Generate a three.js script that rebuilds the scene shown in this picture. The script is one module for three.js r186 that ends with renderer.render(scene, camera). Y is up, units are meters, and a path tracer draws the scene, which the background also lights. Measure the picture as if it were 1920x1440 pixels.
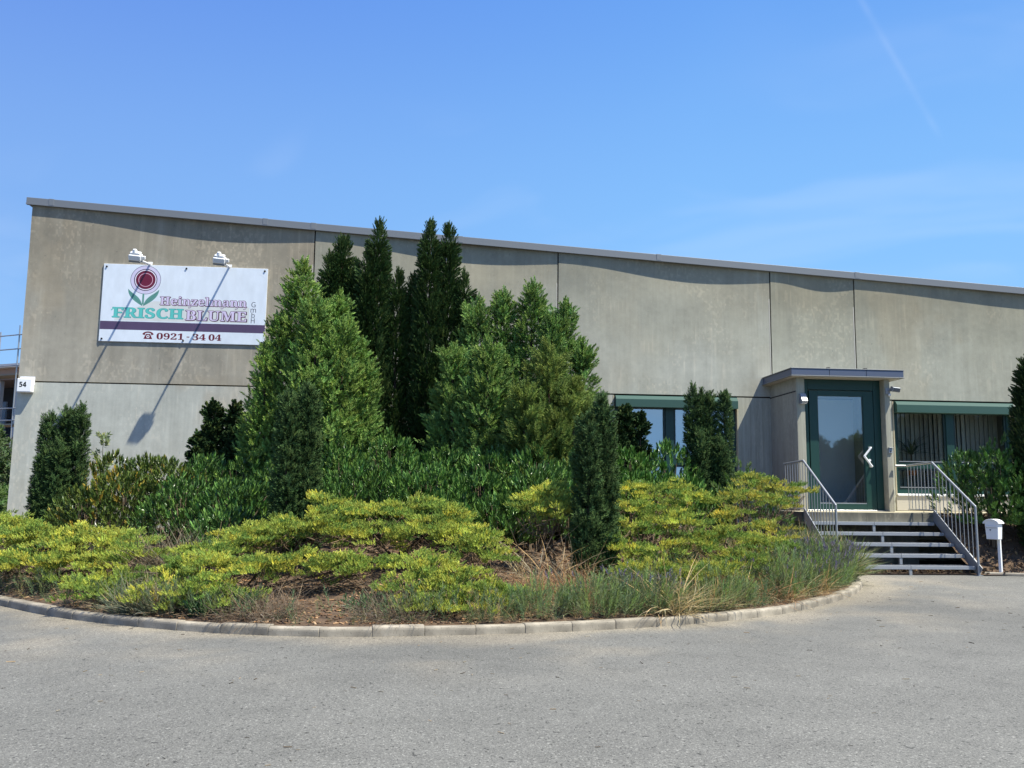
import * as THREE from 'three';
import { mergeGeometries } from 'three/addons/utils/BufferGeometryUtils.js';
import { RoundedBoxGeometry } from 'three/addons/geometries/RoundedBoxGeometry.js';

// ---------------------------------------------------------------- camera, sky, sun, exposure
const scene = new THREE.Scene();
const camera = new THREE.PerspectiveCamera(47.98, 4 / 3, 0.1, 2000);
camera.position.set(0, 1.35, 0);
camera.rotation.order = 'YXZ';
camera.rotation.set(THREE.MathUtils.degToRad(7.33), THREE.MathUtils.degToRad(-5.01), THREE.MathUtils.degToRad(0.643));
const renderer = new THREE.WebGLRenderer({ antialias: true });
renderer.toneMapping = THREE.LinearToneMapping;
renderer.toneMappingExposure = 1.75;
renderer.shadowMap.enabled = true;

const SUN = new THREE.Vector3(1.67, 3.4, 1).normalize();
const sun = new THREE.DirectionalLight(new THREE.Color(1, 0.95, 0.81), 5);
sun.position.copy(SUN).multiplyScalar(60);
sun.target.position.set(0, 0, -12);
sun.position.add(sun.target.position);
sun.castShadow = true;
sun.shadow.mapSize.set(4096, 4096);
Object.assign(sun.shadow.camera, { left: -32, right: 32, top: 32, bottom: -32, near: 1, far: 140 });
scene.add(sun, sun.target);

// ---------------------------------------------------------------- random numbers and noise
function rng(seed) { let s = seed >>> 0; return () => { s = (s + 0x6d2b79f5) | 0; let t = Math.imul(s ^ (s >>> 15), 1 | s); t = (t + Math.imul(t ^ (t >>> 7), 61 | t)) ^ t; return ((t ^ (t >>> 14)) >>> 0) / 4294967296; }; }
const clamp = (x, a = 0, b = 1) => Math.min(b, Math.max(a, x)), lerp = (a, b, t) => a + (b - a) * t;
const sstep = (a, b, x) => { const t = clamp((x - a) / (b - a)); return t * t * (3 - 2 * t); };
const PERM = new Uint8Array(65536); { const r = rng(77); for (let i = 0; i < 65536; i++) PERM[i] = (r() * 256) | 0; }
const lat = (x, y) => PERM[((x & 255) | ((y & 255) << 8)) & 65535] / 255;
function vnoise(x, y, px = 256, py = 256) {            // value noise, periodic in px, py
  let xi = Math.floor(x), yi = Math.floor(y); let u = x - xi, v = y - yi; u = u * u * (3 - 2 * u); v = v * v * (3 - 2 * v);
  const x0 = ((xi % px) + px) % px, x1 = (x0 + 1) % px, y0 = ((yi % py) + py) % py, y1 = (y0 + 1) % py;
  return lerp(lerp(lat(x0, y0), lat(x1, y0), u), lerp(lat(x0, y1), lat(x1, y1), u), v);
}
function fbm(x, y, oct = 4, px = 256, py = 256) { let s = 0, a = 0.5, n = 0; for (let i = 0; i < oct; i++) { s += a * vnoise(x, y, px, py); n += a; a *= 0.5; x *= 2; y *= 2; px *= 2; py *= 2; } return s / n; }

// sky: clear summer blue, faint cirrus and an old vapour trail; no sun disc
{
  const W = 2048, H = 1024, data = new Float32Array(W * H * 4);
  const trailA = new THREE.Vector3(0.418, 0.482, -0.77).normalize(), trailB = new THREE.Vector3(0.499, 0.361, -0.788).normalize();
  const tn = trailA.clone().cross(trailB).normalize(), d = new THREE.Vector3();
  for (let row = 0; row < H; row++) {
    const el = ((row + 0.5) / H - 0.5) * Math.PI, y = Math.sin(el), c = Math.cos(el);
    for (let col = 0; col < W; col++) {
      const az = ((col + 0.5) / W - 0.5) * 2 * Math.PI;
      d.set(Math.cos(az) * c, y, Math.sin(az) * c);
      const e = Math.max(0, el) * 180 / Math.PI, t1 = sstep(0, 17, e), t2 = sstep(12, 38, e), t3 = sstep(35, 90, e);
      let r = lerp(lerp(lerp(0.2, 0.15, t1), 0.075, t2), 0.04, t3), g = lerp(lerp(lerp(0.375, 0.325, t1), 0.2, t2), 0.12, t3), b = lerp(lerp(lerp(0.6, 0.58, t1), 0.51, t2), 0.36, t3);
      const side = clamp(0.25 - d.x * 0.9) * t1; r -= side * 0.014; g -= side * 0.08; b -= side * 0.085;
      const s = Math.max(0, d.dot(SUN)), glow = Math.pow(s, 8) * 0.12 + Math.pow(s, 60) * 0.5; r += glow; g += glow; b += glow;
      if (el > 0) {
        const k = 1 / (y + 0.12), u = d.x * k, v = d.z * k;
        const warp = fbm(u * 1.3 + 3, v * 1.3 + 9, 3) * 1.6;
        const wisp = fbm(u * 1.1 + v * 0.6 + warp + 20, (v - u * 0.5) * 3.4 + warp * 1.5 + 40, 5), m = sstep(0.47, 0.8, wisp) * sstep(0.4, 0.62, fbm(u * 0.7 + 71, v * 0.7 + 33, 3)) * sstep(0, 8, e);
        const ang = Math.asin(clamp(d.dot(tn), -1, 1)), along = d.dot(trailB);
        const tw = 0.0016 + 0.001 * fbm(d.y * 40, 5, 2);
        let tr = Math.exp(-(ang * ang) / (tw * tw)) * (0.55 + 0.45 * sstep(0.3, 0.6, fbm(d.y * 30 + 9, 3, 3))) * sstep(0.975, 0.99, along) * sstep(0.355, 0.38, d.y) * 0.13;
        const q = clamp(m * 0.11 + tr * 0.75);
        r = lerp(r, 0.5, q); g = lerp(g, 0.56, q); b = lerp(b, 0.66, q);
      } else { const f = sstep(0, -0.3, el); r = lerp(r, 0.12, f); g = lerp(g, 0.12, f); b = lerp(b, 0.11, f); }
      data.set([r, g, b, 1], (row * W + col) * 4);
    }
  }
  const sky = new THREE.DataTexture(data, W, H, THREE.RGBAFormat, THREE.FloatType);
  sky.mapping = THREE.EquirectangularReflectionMapping; sky.magFilter = THREE.LinearFilter; sky.needsUpdate = true;
  scene.background = sky; scene.environment = sky;
}

// ---------------------------------------------------------------- helpers
const V = (x, y, z) => new THREE.Vector3(x, y, z), C = (r, g, b) => new THREE.Color().setRGB(r, g, b);
const used = {};
function numbered(name) { const n = used[name] = (used[name] ?? -1) + 1; return n ? name + '_' + String(n).padStart(3, '0') : name; }
function tag(o, label, category, group, kind) { if (label) o.userData.label = label; if (category) o.userData.category = category; if (group) o.userData.group = group; if (kind) o.userData.kind = kind; return o; }
function thing(name, label, category, [x, y, z] = [0, 0, 0], group, kind) {
  const o = new THREE.Group(); o.name = numbered(name); o.position.set(x, y, z); scene.add(o); return tag(o, label, category, group, kind);
}
function part(parent, name, geo, m, label, kind) {
  const o = new THREE.Mesh(Array.isArray(geo) ? merge(geo) : geo, m); o.name = parent === scene ? numbered(name) : name; o.castShadow = o.receiveShadow = true; parent.add(o);
  return tag(o, label, null, null, kind);
}
function merge(list) { return list.length === 1 ? list[0] : mergeGeometries(list.map((g) => { const n = g.index ? g.toNonIndexed() : g; for (const k of Object.keys(n.attributes)) if (!['position', 'normal', 'uv'].includes(k)) n.deleteAttribute(k); return n; })); }
function box(x0, x1, y0, y1, z0, z1, bevel = 0) {
  const g = bevel ? new RoundedBoxGeometry(x1 - x0, y1 - y0, z1 - z0, 2, bevel) : new THREE.BoxGeometry(x1 - x0, y1 - y0, z1 - z0);
  return g.translate((x0 + x1) / 2, (y0 + y1) / 2, (z0 + z1) / 2);
}
function rod(a, b, r0, r1 = r0, n = 8) {
  const d = b.clone().sub(a), L = d.length(), g = new THREE.CylinderGeometry(r1, r0, L, n, 1);
  return g.applyQuaternion(new THREE.Quaternion().setFromUnitVectors(V(0, 1, 0), d.normalize())).translate((a.x + b.x) / 2, (a.y + b.y) / 2, (a.z + b.z) / 2);
}
function pipe(pts, r, n = 8) {                              // bent pipe with round elbows
  const out = []; for (let i = 0; i + 1 < pts.length; i++) { out.push(rod(pts[i], pts[i + 1], r, r, n)); if (i) out.push(new THREE.SphereGeometry(r * 1.0, n, 6).translate(pts[i].x, pts[i].y, pts[i].z)); }
  return merge(out);
}
function bar(a, b, w, h) {                                  // rectangular bar from a to b, w across, h in height
  const d = b.clone().sub(a), L = d.length(), g = new THREE.BoxGeometry(w, h, L), m = new THREE.Matrix4().lookAt(b, a, V(0, 1, 0)); return g.applyMatrix4(m).translate((a.x + b.x) / 2, (a.y + b.y) / 2, (a.z + b.z) / 2);
}
function branch(pts, r0, r1, n = 5) {                       // tapered limb along points
  const out = []; for (let i = 0; i + 1 < pts.length; i++) out.push(rod(pts[i], pts[i + 1], lerp(r0, r1, i / (pts.length - 1)), lerp(r0, r1, (i + 1) / (pts.length - 1)), n)); return merge(out);
}
function texture(w, h, fn, srgb = true) {
  const data = new Uint8Array(w * h * 4); const o = [0, 0, 0];
  for (let y = 0; y < h; y++) for (let x = 0; x < w; x++) { fn((x + 0.5) / w, (y + 0.5) / h, o); const i = (y * w + x) * 4; for (let k = 0; k < 3; k++) data[i + k] = clamp(o[k]) * 255; data[i + 3] = 255; }
  const t = new THREE.DataTexture(data, w, h); t.magFilter = THREE.LinearFilter; t.wrapS = t.wrapT = THREE.RepeatWrapping; if (srgb) t.colorSpace = THREE.SRGBColorSpace; t.needsUpdate = true; return t;
}
const S = (x) => (x <= 0.0031308 ? x * 12.92 : 1.055 * Math.pow(x, 1 / 2.4) - 0.055);   // linear to sRGB, for texture bytes
const std = (color, roughness = 0.8, more = {}) => new THREE.MeshStandardMaterial({ color, roughness, ...more });
const phys = (color, roughness, more) => new THREE.MeshPhysicalMaterial({ color, roughness, ...more });

// ---------------------------------------------------------------- materials
const grainTex = texture(256, 256, (u, v, o) => { const n = 0.5 * fbm(u * 32, v * 32, 3, 32, 32) + 0.5 * lat((u * 256) | 0, (v * 256) | 0); o[0] = o[1] = o[2] = n; }, false);
const metalTex = texture(256, 256, (u, v, o) => { const n = fbm(u * 10, v * 10, 4, 10, 10), k = 0.85 + 0.3 * (n - 0.5) + 0.06 * (lat((u * 256) | 0, (v * 256) | 0) - 0.5); o[0] = S(0.42 * k); o[1] = S(0.44 * k); o[2] = S(0.47 * k); });
const M = {
  coping: std(C(0.21, 0.22, 0.23), 0.5, { metalness: 0.35, map: null }),
  zinc: std(0xffffff, 0.5, { metalness: 0.55, map: metalTex }),
  galv: std(C(0.36, 0.375, 0.39), 0.45, { metalness: 0.6 }),
  fascia: std(C(0.095, 0.118, 0.175), 0.45, { metalness: 0.2 }),
  green: std(C(0.006, 0.042, 0.034), 0.45), greenDark: std(C(0.005, 0.024, 0.021), 0.5),
  shutter: std(C(0.022, 0.078, 0.066), 0.75),
  white: std(C(0.78, 0.79, 0.8), 0.45), cream: std(C(0.5, 0.47, 0.4), 0.8),
  lobby: std(C(0.6, 0.66, 0.68), 0.8), dark: std(C(0.012, 0.012, 0.013), 0.9), rubber: std(C(0.03, 0.03, 0.032), 0.8),
  steel: std(C(0.6, 0.6, 0.6), 0.3, { metalness: 0.9 }),
  glass: phys(0xffffff, 0.02, { transmission: 1, thickness: 0, ior: 4.6, color: C(0.5, 0.6, 0.68) }),
  doorGlass: phys(0xffffff, 0.02, { transmission: 1, thickness: 0, ior: 3.0, color: C(0.86, 0.9, 0.92) }),
  clearGlass: phys(0xffffff, 0.02, { transmission: 1, thickness: 0, ior: 1.75, color: C(0.7, 0.76, 0.74) }),
  bark: std(C(0.09, 0.06, 0.04), 0.95), twig: std(C(0.13, 0.095, 0.06), 0.95), dryTwig: std(C(0.2, 0.14, 0.085), 0.95), paleTwig: std(C(0.3, 0.27, 0.22), 0.9),
};

// weathered concrete, one texture per panel; u, v run over the panel
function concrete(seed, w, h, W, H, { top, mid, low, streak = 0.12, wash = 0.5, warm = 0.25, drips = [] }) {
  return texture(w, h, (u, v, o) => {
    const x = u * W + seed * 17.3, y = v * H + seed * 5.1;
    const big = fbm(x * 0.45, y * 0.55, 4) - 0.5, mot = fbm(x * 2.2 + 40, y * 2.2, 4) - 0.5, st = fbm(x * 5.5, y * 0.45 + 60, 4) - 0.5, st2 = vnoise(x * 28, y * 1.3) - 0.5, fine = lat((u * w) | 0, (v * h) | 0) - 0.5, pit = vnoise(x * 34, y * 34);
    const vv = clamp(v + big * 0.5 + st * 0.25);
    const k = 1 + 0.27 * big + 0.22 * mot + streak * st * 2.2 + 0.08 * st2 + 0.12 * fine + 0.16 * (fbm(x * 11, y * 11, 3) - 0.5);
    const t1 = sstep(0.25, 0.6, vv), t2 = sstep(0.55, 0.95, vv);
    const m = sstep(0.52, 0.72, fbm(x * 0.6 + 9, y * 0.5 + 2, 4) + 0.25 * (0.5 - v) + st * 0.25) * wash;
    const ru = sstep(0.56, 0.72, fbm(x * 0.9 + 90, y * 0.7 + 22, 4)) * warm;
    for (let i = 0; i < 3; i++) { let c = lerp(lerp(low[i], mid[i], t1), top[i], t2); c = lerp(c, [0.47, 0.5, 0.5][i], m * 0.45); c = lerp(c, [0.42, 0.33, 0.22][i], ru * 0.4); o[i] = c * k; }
    let dk = 0; for (const [dx, dw, dt, len, amt] of drips) { const a = Math.abs(u * W - dx + 0.05 * st) / dw; if (a < 1.6) dk += amt * sstep(1.6, 0.5, a) * sstep(dt - len, dt - len * 0.4, v * H) * (v * H < dt ? 1 : 0) * (0.6 + 0.8 * fbm(x * 9, y * 0.8, 2)); }
    const eff = sstep(0.6, 0.8, vnoise(x * 26, y * 17)) * sstep(0.46, 0.7, fbm(x * 1.1 + 31, y * 1.3 + 8, 4)) * 0.085 + sstep(0.72, 0.9, vnoise(x * 22 + 5, y * 2.2)) * sstep(0.5, 0.7, fbm(x * 0.9 + 71, y * 1.1, 3)) * 0.07;
    const sp = eff * 0.75 + (pit > 0.955 ? 0.13 * lat((x * 90) | 0, (y * 40) | 0) : pit < 0.03 ? -0.1 : 0);
    for (let i = 0; i < 3; i++) o[i] = S(Math.max(0.02, o[i] * (1 - dk) + sp * (1 - 0.2 * i)));
  });
}
const cm = (t, k = [0.88, 0.86, 0.75]) => std(C(...k), 0.92, { map: t, bumpMap: t, bumpScale: 0.004 });
const CB = { top: [0.25, 0.225, 0.18], mid: [0.29, 0.265, 0.215], low: [0.33, 0.31, 0.265] }, CG = { top: [0.29, 0.28, 0.235], mid: [0.355, 0.355, 0.315], low: [0.41, 0.415, 0.38] }, CL = { top: [0.44, 0.452, 0.415], mid: [0.43, 0.44, 0.4], low: [0.41, 0.4, 0.34] };
const panelMat = [
  cm(concrete(1, 1024, 768, 5.98, 3.7, { ...CB, streak: 0.12, wash: 0.25, warm: 0.5, drips: [[2.3, 0.035, 3.7, 1.5, -0.2], [3.05, 0.04, 3.7, 1.1, -0.12], [3.5, 0.06, 3.7, 1.3, 0.14], [1.55, 0.1, 0.9, 0.9, 0.2], [1.95, 0.14, 0.9, 0.85, 0.16], [2.9, 0.2, 0.9, 0.85, 0.14], [3.9, 0.2, 0.9, 0.85, 0.15], [4.8, 0.16, 0.9, 0.8, 0.14], [1.0, 0.04, 3.7, 1.6, -0.1]] }), [1, 0.99, 0.94]),
  cm(concrete(2, 768, 512, 5.4, 3.4, { ...CG, wash: 0.2 }), [0.97, 0.95, 0.86]), cm(concrete(3, 768, 512, 4.9, 3.1, { ...CG, wash: 0.45, warm: 0.2 }), [0.97, 0.95, 0.86]), cm(concrete(4, 384, 512, 2, 2.9, { ...CG, warm: 0.15 })), cm(concrete(5, 1024, 512, 7, 2.8, { ...CG, warm: 0.4, wash: 0.35 })),
];
const lowMat = cm(concrete(7, 1024, 512, 5.98, 3.4, { ...CL, streak: 0.14, wash: 0.5, warm: 0.8 }), [1, 1, 0.97]), lowMat2 = cm(concrete(8, 512, 512, 3, 3, { top: [0.41, 0.42, 0.4], mid: [0.4, 0.41, 0.39], low: [0.4, 0.385, 0.34], wash: 0.4, warm: 0.25, streak: 0.2 }));
const porchMat = cm(concrete(9, 512, 512, 2, 3, { top: [0.36, 0.36, 0.33], mid: [0.38, 0.38, 0.35], low: [0.36, 0.35, 0.32], wash: 0.2, warm: 0.1 }));
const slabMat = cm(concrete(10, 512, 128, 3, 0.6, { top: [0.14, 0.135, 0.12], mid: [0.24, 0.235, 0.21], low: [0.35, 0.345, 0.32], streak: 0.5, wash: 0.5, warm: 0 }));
const apronMat = cm(concrete(12, 256, 128, 3, 1.5, { top: [0.5, 0.46, 0.37], mid: [0.5, 0.46, 0.37], low: [0.5, 0.46, 0.37], wash: 0.1 }));

// ---------------------------------------------------------------- ground: asphalt yard
{
  const at = texture(2048, 2048, (u, v, o) => {
    const x = u * 2048, y = v * 2048;
    const f = lat(x | 0, y | 0), g1 = vnoise(u * 560, v * 560, 560, 560), g2 = vnoise(u * 300 + 31, v * 300 + 7, 300, 300), g3 = vnoise(u * 170 + 11, v * 170, 170, 170), bl = fbm(u * 9, v * 9, 4, 9, 9) - 0.5;
    let k = 0.153 * (1 + 0.25 * bl) * (0.6 + 0.5 * g1 + 0.45 * (f - 0.5) + 0.3 * g2);
    if (g2 > 0.83) k *= 1.45; if (g3 < 0.12) k *= 0.42; if (g1 < 0.13) k *= 0.4; if (g1 > 0.92) k *= 1.7; if (g3 > 0.955) k *= 1.6;
    o[0] = S(k * 0.84); o[1] = S(k * 0.83); o[2] = S(k * 0.75);
  });
  const m = std(0xffffff, 0.88, { map: at, bumpMap: at, bumpScale: 0.004, vertexColors: true });
  // a fine sheet in front, whose vertex colours carry the drifted sand along the kerb, set in a big sheet to the horizon
  const nx = 190, nz = 150, X0 = -13, X1 = 25, Z0 = -21, Z1 = 9, g = new THREE.PlaneGeometry(X1 - X0, Z1 - Z0, nx, nz).rotateX(-Math.PI / 2).translate((X0 + X1) / 2, 0, (Z0 + Z1) / 2);
  const p = g.attributes.position, col = new Float32Array(p.count * 3), uv = g.attributes.uv;
  for (let i = 0; i < p.count; i++) {
    const x = p.getX(i), z = p.getZ(i), d = kerbDistance(x, z), n = fbm(x * 1.7 + 50, z * 1.7 + 50, 4), n2 = fbm(x * 0.35 + 20, z * 0.35 + 20, 3) - 0.5;
    const sand = sstep(0.35, 0.75, n + 0.55 * Math.exp(-Math.max(0, -d) / 0.35) - 0.05 + 0.2 * sstep(3, 8, x) - 0.1) * (d < 0.5 ? sstep(-2.6, -0.05, d) : 0);
    const k = 1 + 0.5 * n2 + 0.16 * (n - 0.5);
    col.set([k * lerp(1, 1.6, sand), k * lerp(1, 1.45, sand), k * lerp(1, 1.26, sand)], i * 3); uv.setXY(i, x / 2.7, z / 2.7);
  }
  g.setAttribute('color', new THREE.BufferAttribute(col, 3));
  const o = part(scene, 'asphalt', g, m, 'grey asphalt yard in front of the planted bed', 'structure'); o.userData.kind = 'structure';
  const far = new THREE.PlaneGeometry(900, 900).rotateX(-Math.PI / 2).translate(0, -0.02, 0), fu = far.attributes.uv; for (let i = 0; i < 4; i++) fu.setXY(i, fu.getX(i) * 180, fu.getY(i) * 180);
  part(scene, 'ground', far, std(C(0.6, 0.6, 0.58), 0.95, { map: at }), 'wide flat ground beyond the yard', 'structure').userData.kind = 'structure';
}

// ---------------------------------------------------------------- the kerb line and the planted mound
function kerbCurve() {
  return kerbCurve.c ??= new THREE.CatmullRomCurve3([[-10.2, -21], [-9.7, -18.5], [-8.9, -16], [-7.3, -13.2], [-5.05, -10.86], [-3.85, -9.75], [-2.66, -9.02], [-1.75, -8.66], [-0.8, -8.51], [0.79, -8.67], [1.8, -8.92], [2.8, -9.3], [3.65, -9.75], [4.44, -10.36], [5.7, -11.7], [6.62, -13.1], [7.02, -14.2], [7.1, -15.0]].map(([x, z]) => V(x, 0, z)), false, 'catmullrom', 0.5);
}
function kerbPoints() { return kerbPoints.p ??= kerbCurve().getSpacedPoints(240); }
function kerbDistance(x, z) {                                // signed distance to the kerb, positive on the bed
  const p = kerbPoints(); let best = 1e9, s = 1;
  for (let i = 0; i + 1 < p.length; i++) {
    const ax = p[i].x, az = p[i].z, dx = p[i + 1].x - ax, dz = p[i + 1].z - az, t = clamp(((x - ax) * dx + (z - az) * dz) / (dx * dx + dz * dz)), ex = x - ax - dx * t, ez = z - az - dz * t, d = ex * ex + ez * ez;
    if (d < best) { best = d; s = dx * ez - dz * ex; }
  }
  return Math.sqrt(best) * (s < 0 ? 1 : -1);
}
function bedHeight(x, z) {
  if (x > 8.5) return 0.02 + 1.0 * sstep(-15.05, -16.9, z);
  const d = kerbDistance(x, z); if (d < 0.06) return -0.06;
  return 0.07 + 0.95 * (1 - Math.exp(-Math.pow(d / 3.9, 1.25))) * lerp(1, 0.55, sstep(-4, -9, x)) + 0.05 * (fbm(x * 1.6 + 30, z * 1.6 + 30, 3) - 0.5) * sstep(0, 0.6, d);
}
const soilTex = texture(1024, 1024, (u, v, o) => { const a = fbm(u * 24, v * 24, 5, 24, 24), b = vnoise(u * 150, v * 90, 150, 90), c = vnoise(u * 90 + 5, v * 160, 90, 160), f = lat((u * 1024) | 0, (v * 1024) | 0); const k = 0.45 + 0.7 * a + 0.5 * (Math.max(b, c) - 0.5) + 0.3 * (f - 0.5); o[0] = S(0.105 * k); o[1] = S(0.067 * k); o[2] = S(0.04 * k); });
{
  const sheet = (x0, x1, z0, z1, step, name, label) => {
    const g = new THREE.PlaneGeometry(x1 - x0, z1 - z0, Math.round((x1 - x0) / step), Math.round((z1 - z0) / step)).rotateX(-Math.PI / 2).translate((x0 + x1) / 2, 0, (z0 + z1) / 2), p = g.attributes.position, uv = g.attributes.uv;
    for (let i = 0; i < p.count; i++) { const x = p.getX(i), z = p.getZ(i); p.setY(i, bedHeight(x, z)); uv.setXY(i, x / 1.5, z / 1.5); }
    g.computeVertexNormals();
    part(scene, name, g, std(0xffffff, 0.97, { map: soilTex, bumpMap: soilTex, bumpScale: 0.02 }), label, 'structure');
  };
  sheet(-10.6, 7.18, -18.9, -8.4, 0.09, 'planting_bed', 'brown mulched earth mound of the planted bed inside the curved kerb');
  sheet(9.86, 17, -18.6, -15.0, 0.1, 'planting_bed', 'dark earth bank under the shrubs right of the metal stairs');
}
// kerb stones: each stone a part
{
  const prof = (h, w, r) => { const s = new THREE.Shape(); s.moveTo(0, -0.05); s.lineTo(0, h - r); s.quadraticCurveTo(0, h, r, h); s.lineTo(w, h - 0.006); s.lineTo(w, -0.05); s.closePath(); return s; };
  const stoneTex = texture(512, 512, (u, v, o) => { const a = fbm(u * 8, v * 8, 5, 8, 8) - 0.5, f = lat((u * 512) | 0, (v * 512) | 0) - 0.5, b = vnoise(u * 90, v * 90, 90, 90); const k = 1 + 0.9 * a + 0.25 * f - (b < 0.14 ? 0.3 : 0); o[0] = S(0.3 * k); o[1] = S(0.27 * k); o[2] = S(0.22 * k); });
  const r = rng(5), mats = [0.95, 0.78, 1.02, 0.87].map((k) => std(C(k, k * 0.99, k * 0.97), 0.9, { map: stoneTex, bumpMap: stoneTex, bumpScale: 0.006 }));
  const lay = (k, curve, L, h, w, skip = 0) => {
    const total = curve.getLength(), n = Math.round(total / L);
    for (let i = 0; i < n; i++) {
      const a = curve.getPointAt(i / n), b = curve.getPointAt((i + 1) / n), dir = b.clone().sub(a), len = dir.length() - 0.012;
      const g = new THREE.ExtrudeGeometry(prof(h, w, 0.03), { depth: len, bevelEnabled: true, bevelSize: 0.005, bevelThickness: 0.005, bevelSegments: 1, curveSegments: 4 });
      const o = part(k, 'kerb_stone', g, mats[(r() * 4) | 0]);
      o.position.set(a.x, a.y + (r() - 0.5) * 0.014, a.z); o.rotation.y = Math.atan2(dir.x, dir.z) + (r() - 0.5) * 0.012; o.rotation.z = (r() - 0.5) * 0.07;
    }
  };
  const k = thing('kerb', 'pale curved concrete kerb along the front of the planted bed', null, [0, 0, 0], null, 'structure');
  lay(k, kerbCurve(), 0.5, 0.085, 0.12);
  const k2 = thing('kerb', 'low weathered kerb before the dark earth bank right of the stairs', null, [0, 0, 0], null, 'structure');
  lay(k2, new THREE.CatmullRomCurve3([V(9.95, 0, -15.12), V(11.2, 0, -14.75), V(13, 0, -14.35), V(17, 0, -13.9)]), 0.8, 0.06, 0.1);
}

// ---------------------------------------------------------------- the hall
const ZF = -18.77, roofY = (x) => 7.427 - (x + 8.739) * 0.05535;
const building = thing('industrial_hall', 'long low hall of grey concrete panels with green framed windows and projecting glass entrance', 'building');
const bowAt = (x, x0, x1, s) => { const t = (x - x0) / (x1 - x0); return 0.055 * (0.5 - 0.5 * Math.cos(6.283 * clamp((t - 0.04) * 0.93))) * (0.5 + t) * (s > 3 ? 0.6 : 1) - 0.02; };
function panel(x0, x1, yb, yt, m, seed = 0, bow = 0, z = ZF) {     // yt: number or a function of x
  const top = typeof yt === 'function' ? yt : () => yt, n = bow ? 40 : 4, g = new THREE.BoxGeometry(1, 1, 0.2, n, bow ? 14 : 4, 1), p = g.attributes.position, uv = g.attributes.uv;
  for (let i = 0; i < p.count; i++) {
    const x = lerp(x0, x1, p.getX(i) + 0.5), v = p.getY(i) + 0.5, y = lerp(yb, top(x), v), front = p.getZ(i) > 0;
    p.setXYZ(i, x, y, z - 0.1 + p.getZ(i) - (bow && front ? bowAt(x, x0, x1, seed) * bow * sstep(0.7, 0.93, v) : 0)); uv.setXY(i, (x - x0) / (x1 - x0), v);
  }
  g.computeVertexNormals(); return part(building, 'wall_panel', g, m);
}
const topAt = (x) => roofY(x) - 0.005;
const joints = [-8.739, -2.745, 2.655, 7.56, 9.56, 16.2, 22.5];
for (let i = 0; i < 6; i++) panel(joints[i] + (i ? 0.014 : 0), joints[i + 1] - 0.014, 3.612, topAt, panelMat[Math.min(i, 4)], i + 1, 1);
panel(-8.739, -2.755, -0.3, 3.582, lowMat, 0, 0, ZF + 0.012);
panel(-2.735, 2.65, -0.3, 3.582, lowMat2); panel(2.66, 3.92, -0.3, 3.582, lowMat2);
panel(3.92, 6.73, -0.3, 1.44, lowMat2); panel(6.73, 7.55, -0.3, 3.582, lowMat2); panel(7.55, 9.48, -0.3, 3.582, M.lobby, 0, 0, ZF - 0.03);
panel(9.48, 10.36, -0.3, 3.582, lowMat2); panel(10.36, 13.3, -0.3, 1.44, apronMat); panel(13.3, 22.5, -0.3, 3.582, lowMat2);
part(building, 'joint_seal', [box(-8.7, 22.4, 3.55, 3.64, ZF - 0.19, ZF - 0.09), ...joints.slice(1, -1).map((x) => box(x - 0.05, x + 0.05, 3.62, roofY(x) - 0.1, ZF - 0.188, ZF - 0.06))], M.rubber);
for (const x of joints.slice(1, -1)) part(building, 'joint_edge', box(x - 0.034, x - 0.0145, 3.63, roofY(x) - 0.02, ZF - 0.12, ZF + 0.003), M.cream);
part(building, 'side_wall', box(-8.739, -8.54, -0.3, 7.2, -44, ZF - 0.201), lowMat2);
part(building, 'side_wall', box(22.3, 22.5, -0.3, 5.5, -44, ZF - 0.201), lowMat2);
part(building, 'rear_wall', box(-8.739, 22.5, -0.3, 5.3, -44.2, -44.001), lowMat2);
{
  const g = new THREE.BoxGeometry(1, 1, 1, 10, 1, 1), p = g.attributes.position; for (let i = 0; i < p.count; i++) { const x = lerp(-8.6, 22.4, p.getX(i) + 0.5); p.setXYZ(i, x, roofY(x) - 0.12 + p.getY(i) * 0.16, lerp(-44.1, ZF - 0.15, p.getZ(i) + 0.5)); }
  g.computeVertexNormals(); part(building, 'roof', g, M.rubber);
  const floor = box(-8.5, 22.3, 0.95, 1.05, -44, ZF - 0.202); part(building, 'floor', floor, M.dark);
}
// coping: folded metal lengths with lapped seams
const seams = [-8.85, -8.33, -3.82, -2.78, 0.45, 4.95, 9.62, 14.2, 18.6, 22.6];
for (let i = 0; i + 1 < seams.length; i++) {
  const x0 = seams[i] + 0.004, x1 = seams[i + 1] - 0.004, g = box(0, 1, 0, 0.135, ZF - 0.35, ZF + 0.085, 0.006), p = g.attributes.position;
  for (let k = 0; k < p.count; k++) { const t = clamp(p.getX(k)), x = lerp(x0, x1, t); p.setXYZ(k, x, p.getY(k) + roofY(x), p.getZ(k)); }
  part(building, 'coping', g, M.coping);
  if (i) { const s = seams[i], l = box(-0.055, 0.055, -0.004, 0.141, ZF - 0.35, ZF + 0.091, 0.004), q = l.attributes.position; for (let k = 0; k < q.count; k++) q.setXYZ(k, q.getX(k) + s, q.getY(k) + roofY(s) - q.getX(k) * 0.055, q.getZ(k)); part(building, 'coping_seam', l, M.coping); }
}
// drip edge under the coping, throws the shadow line
{
  const g = box(0, 1, -0.02, 0.012, ZF + 0.02, ZF + 0.088), p = g.attributes.position; for (let k = 0; k < p.count; k++) { const x = lerp(-8.85, 22.6, clamp(p.getX(k))); p.setXYZ(k, x, p.getY(k) + roofY(x), p.getZ(k)); } part(building, 'drip_edge', g, M.coping);
}

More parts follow.
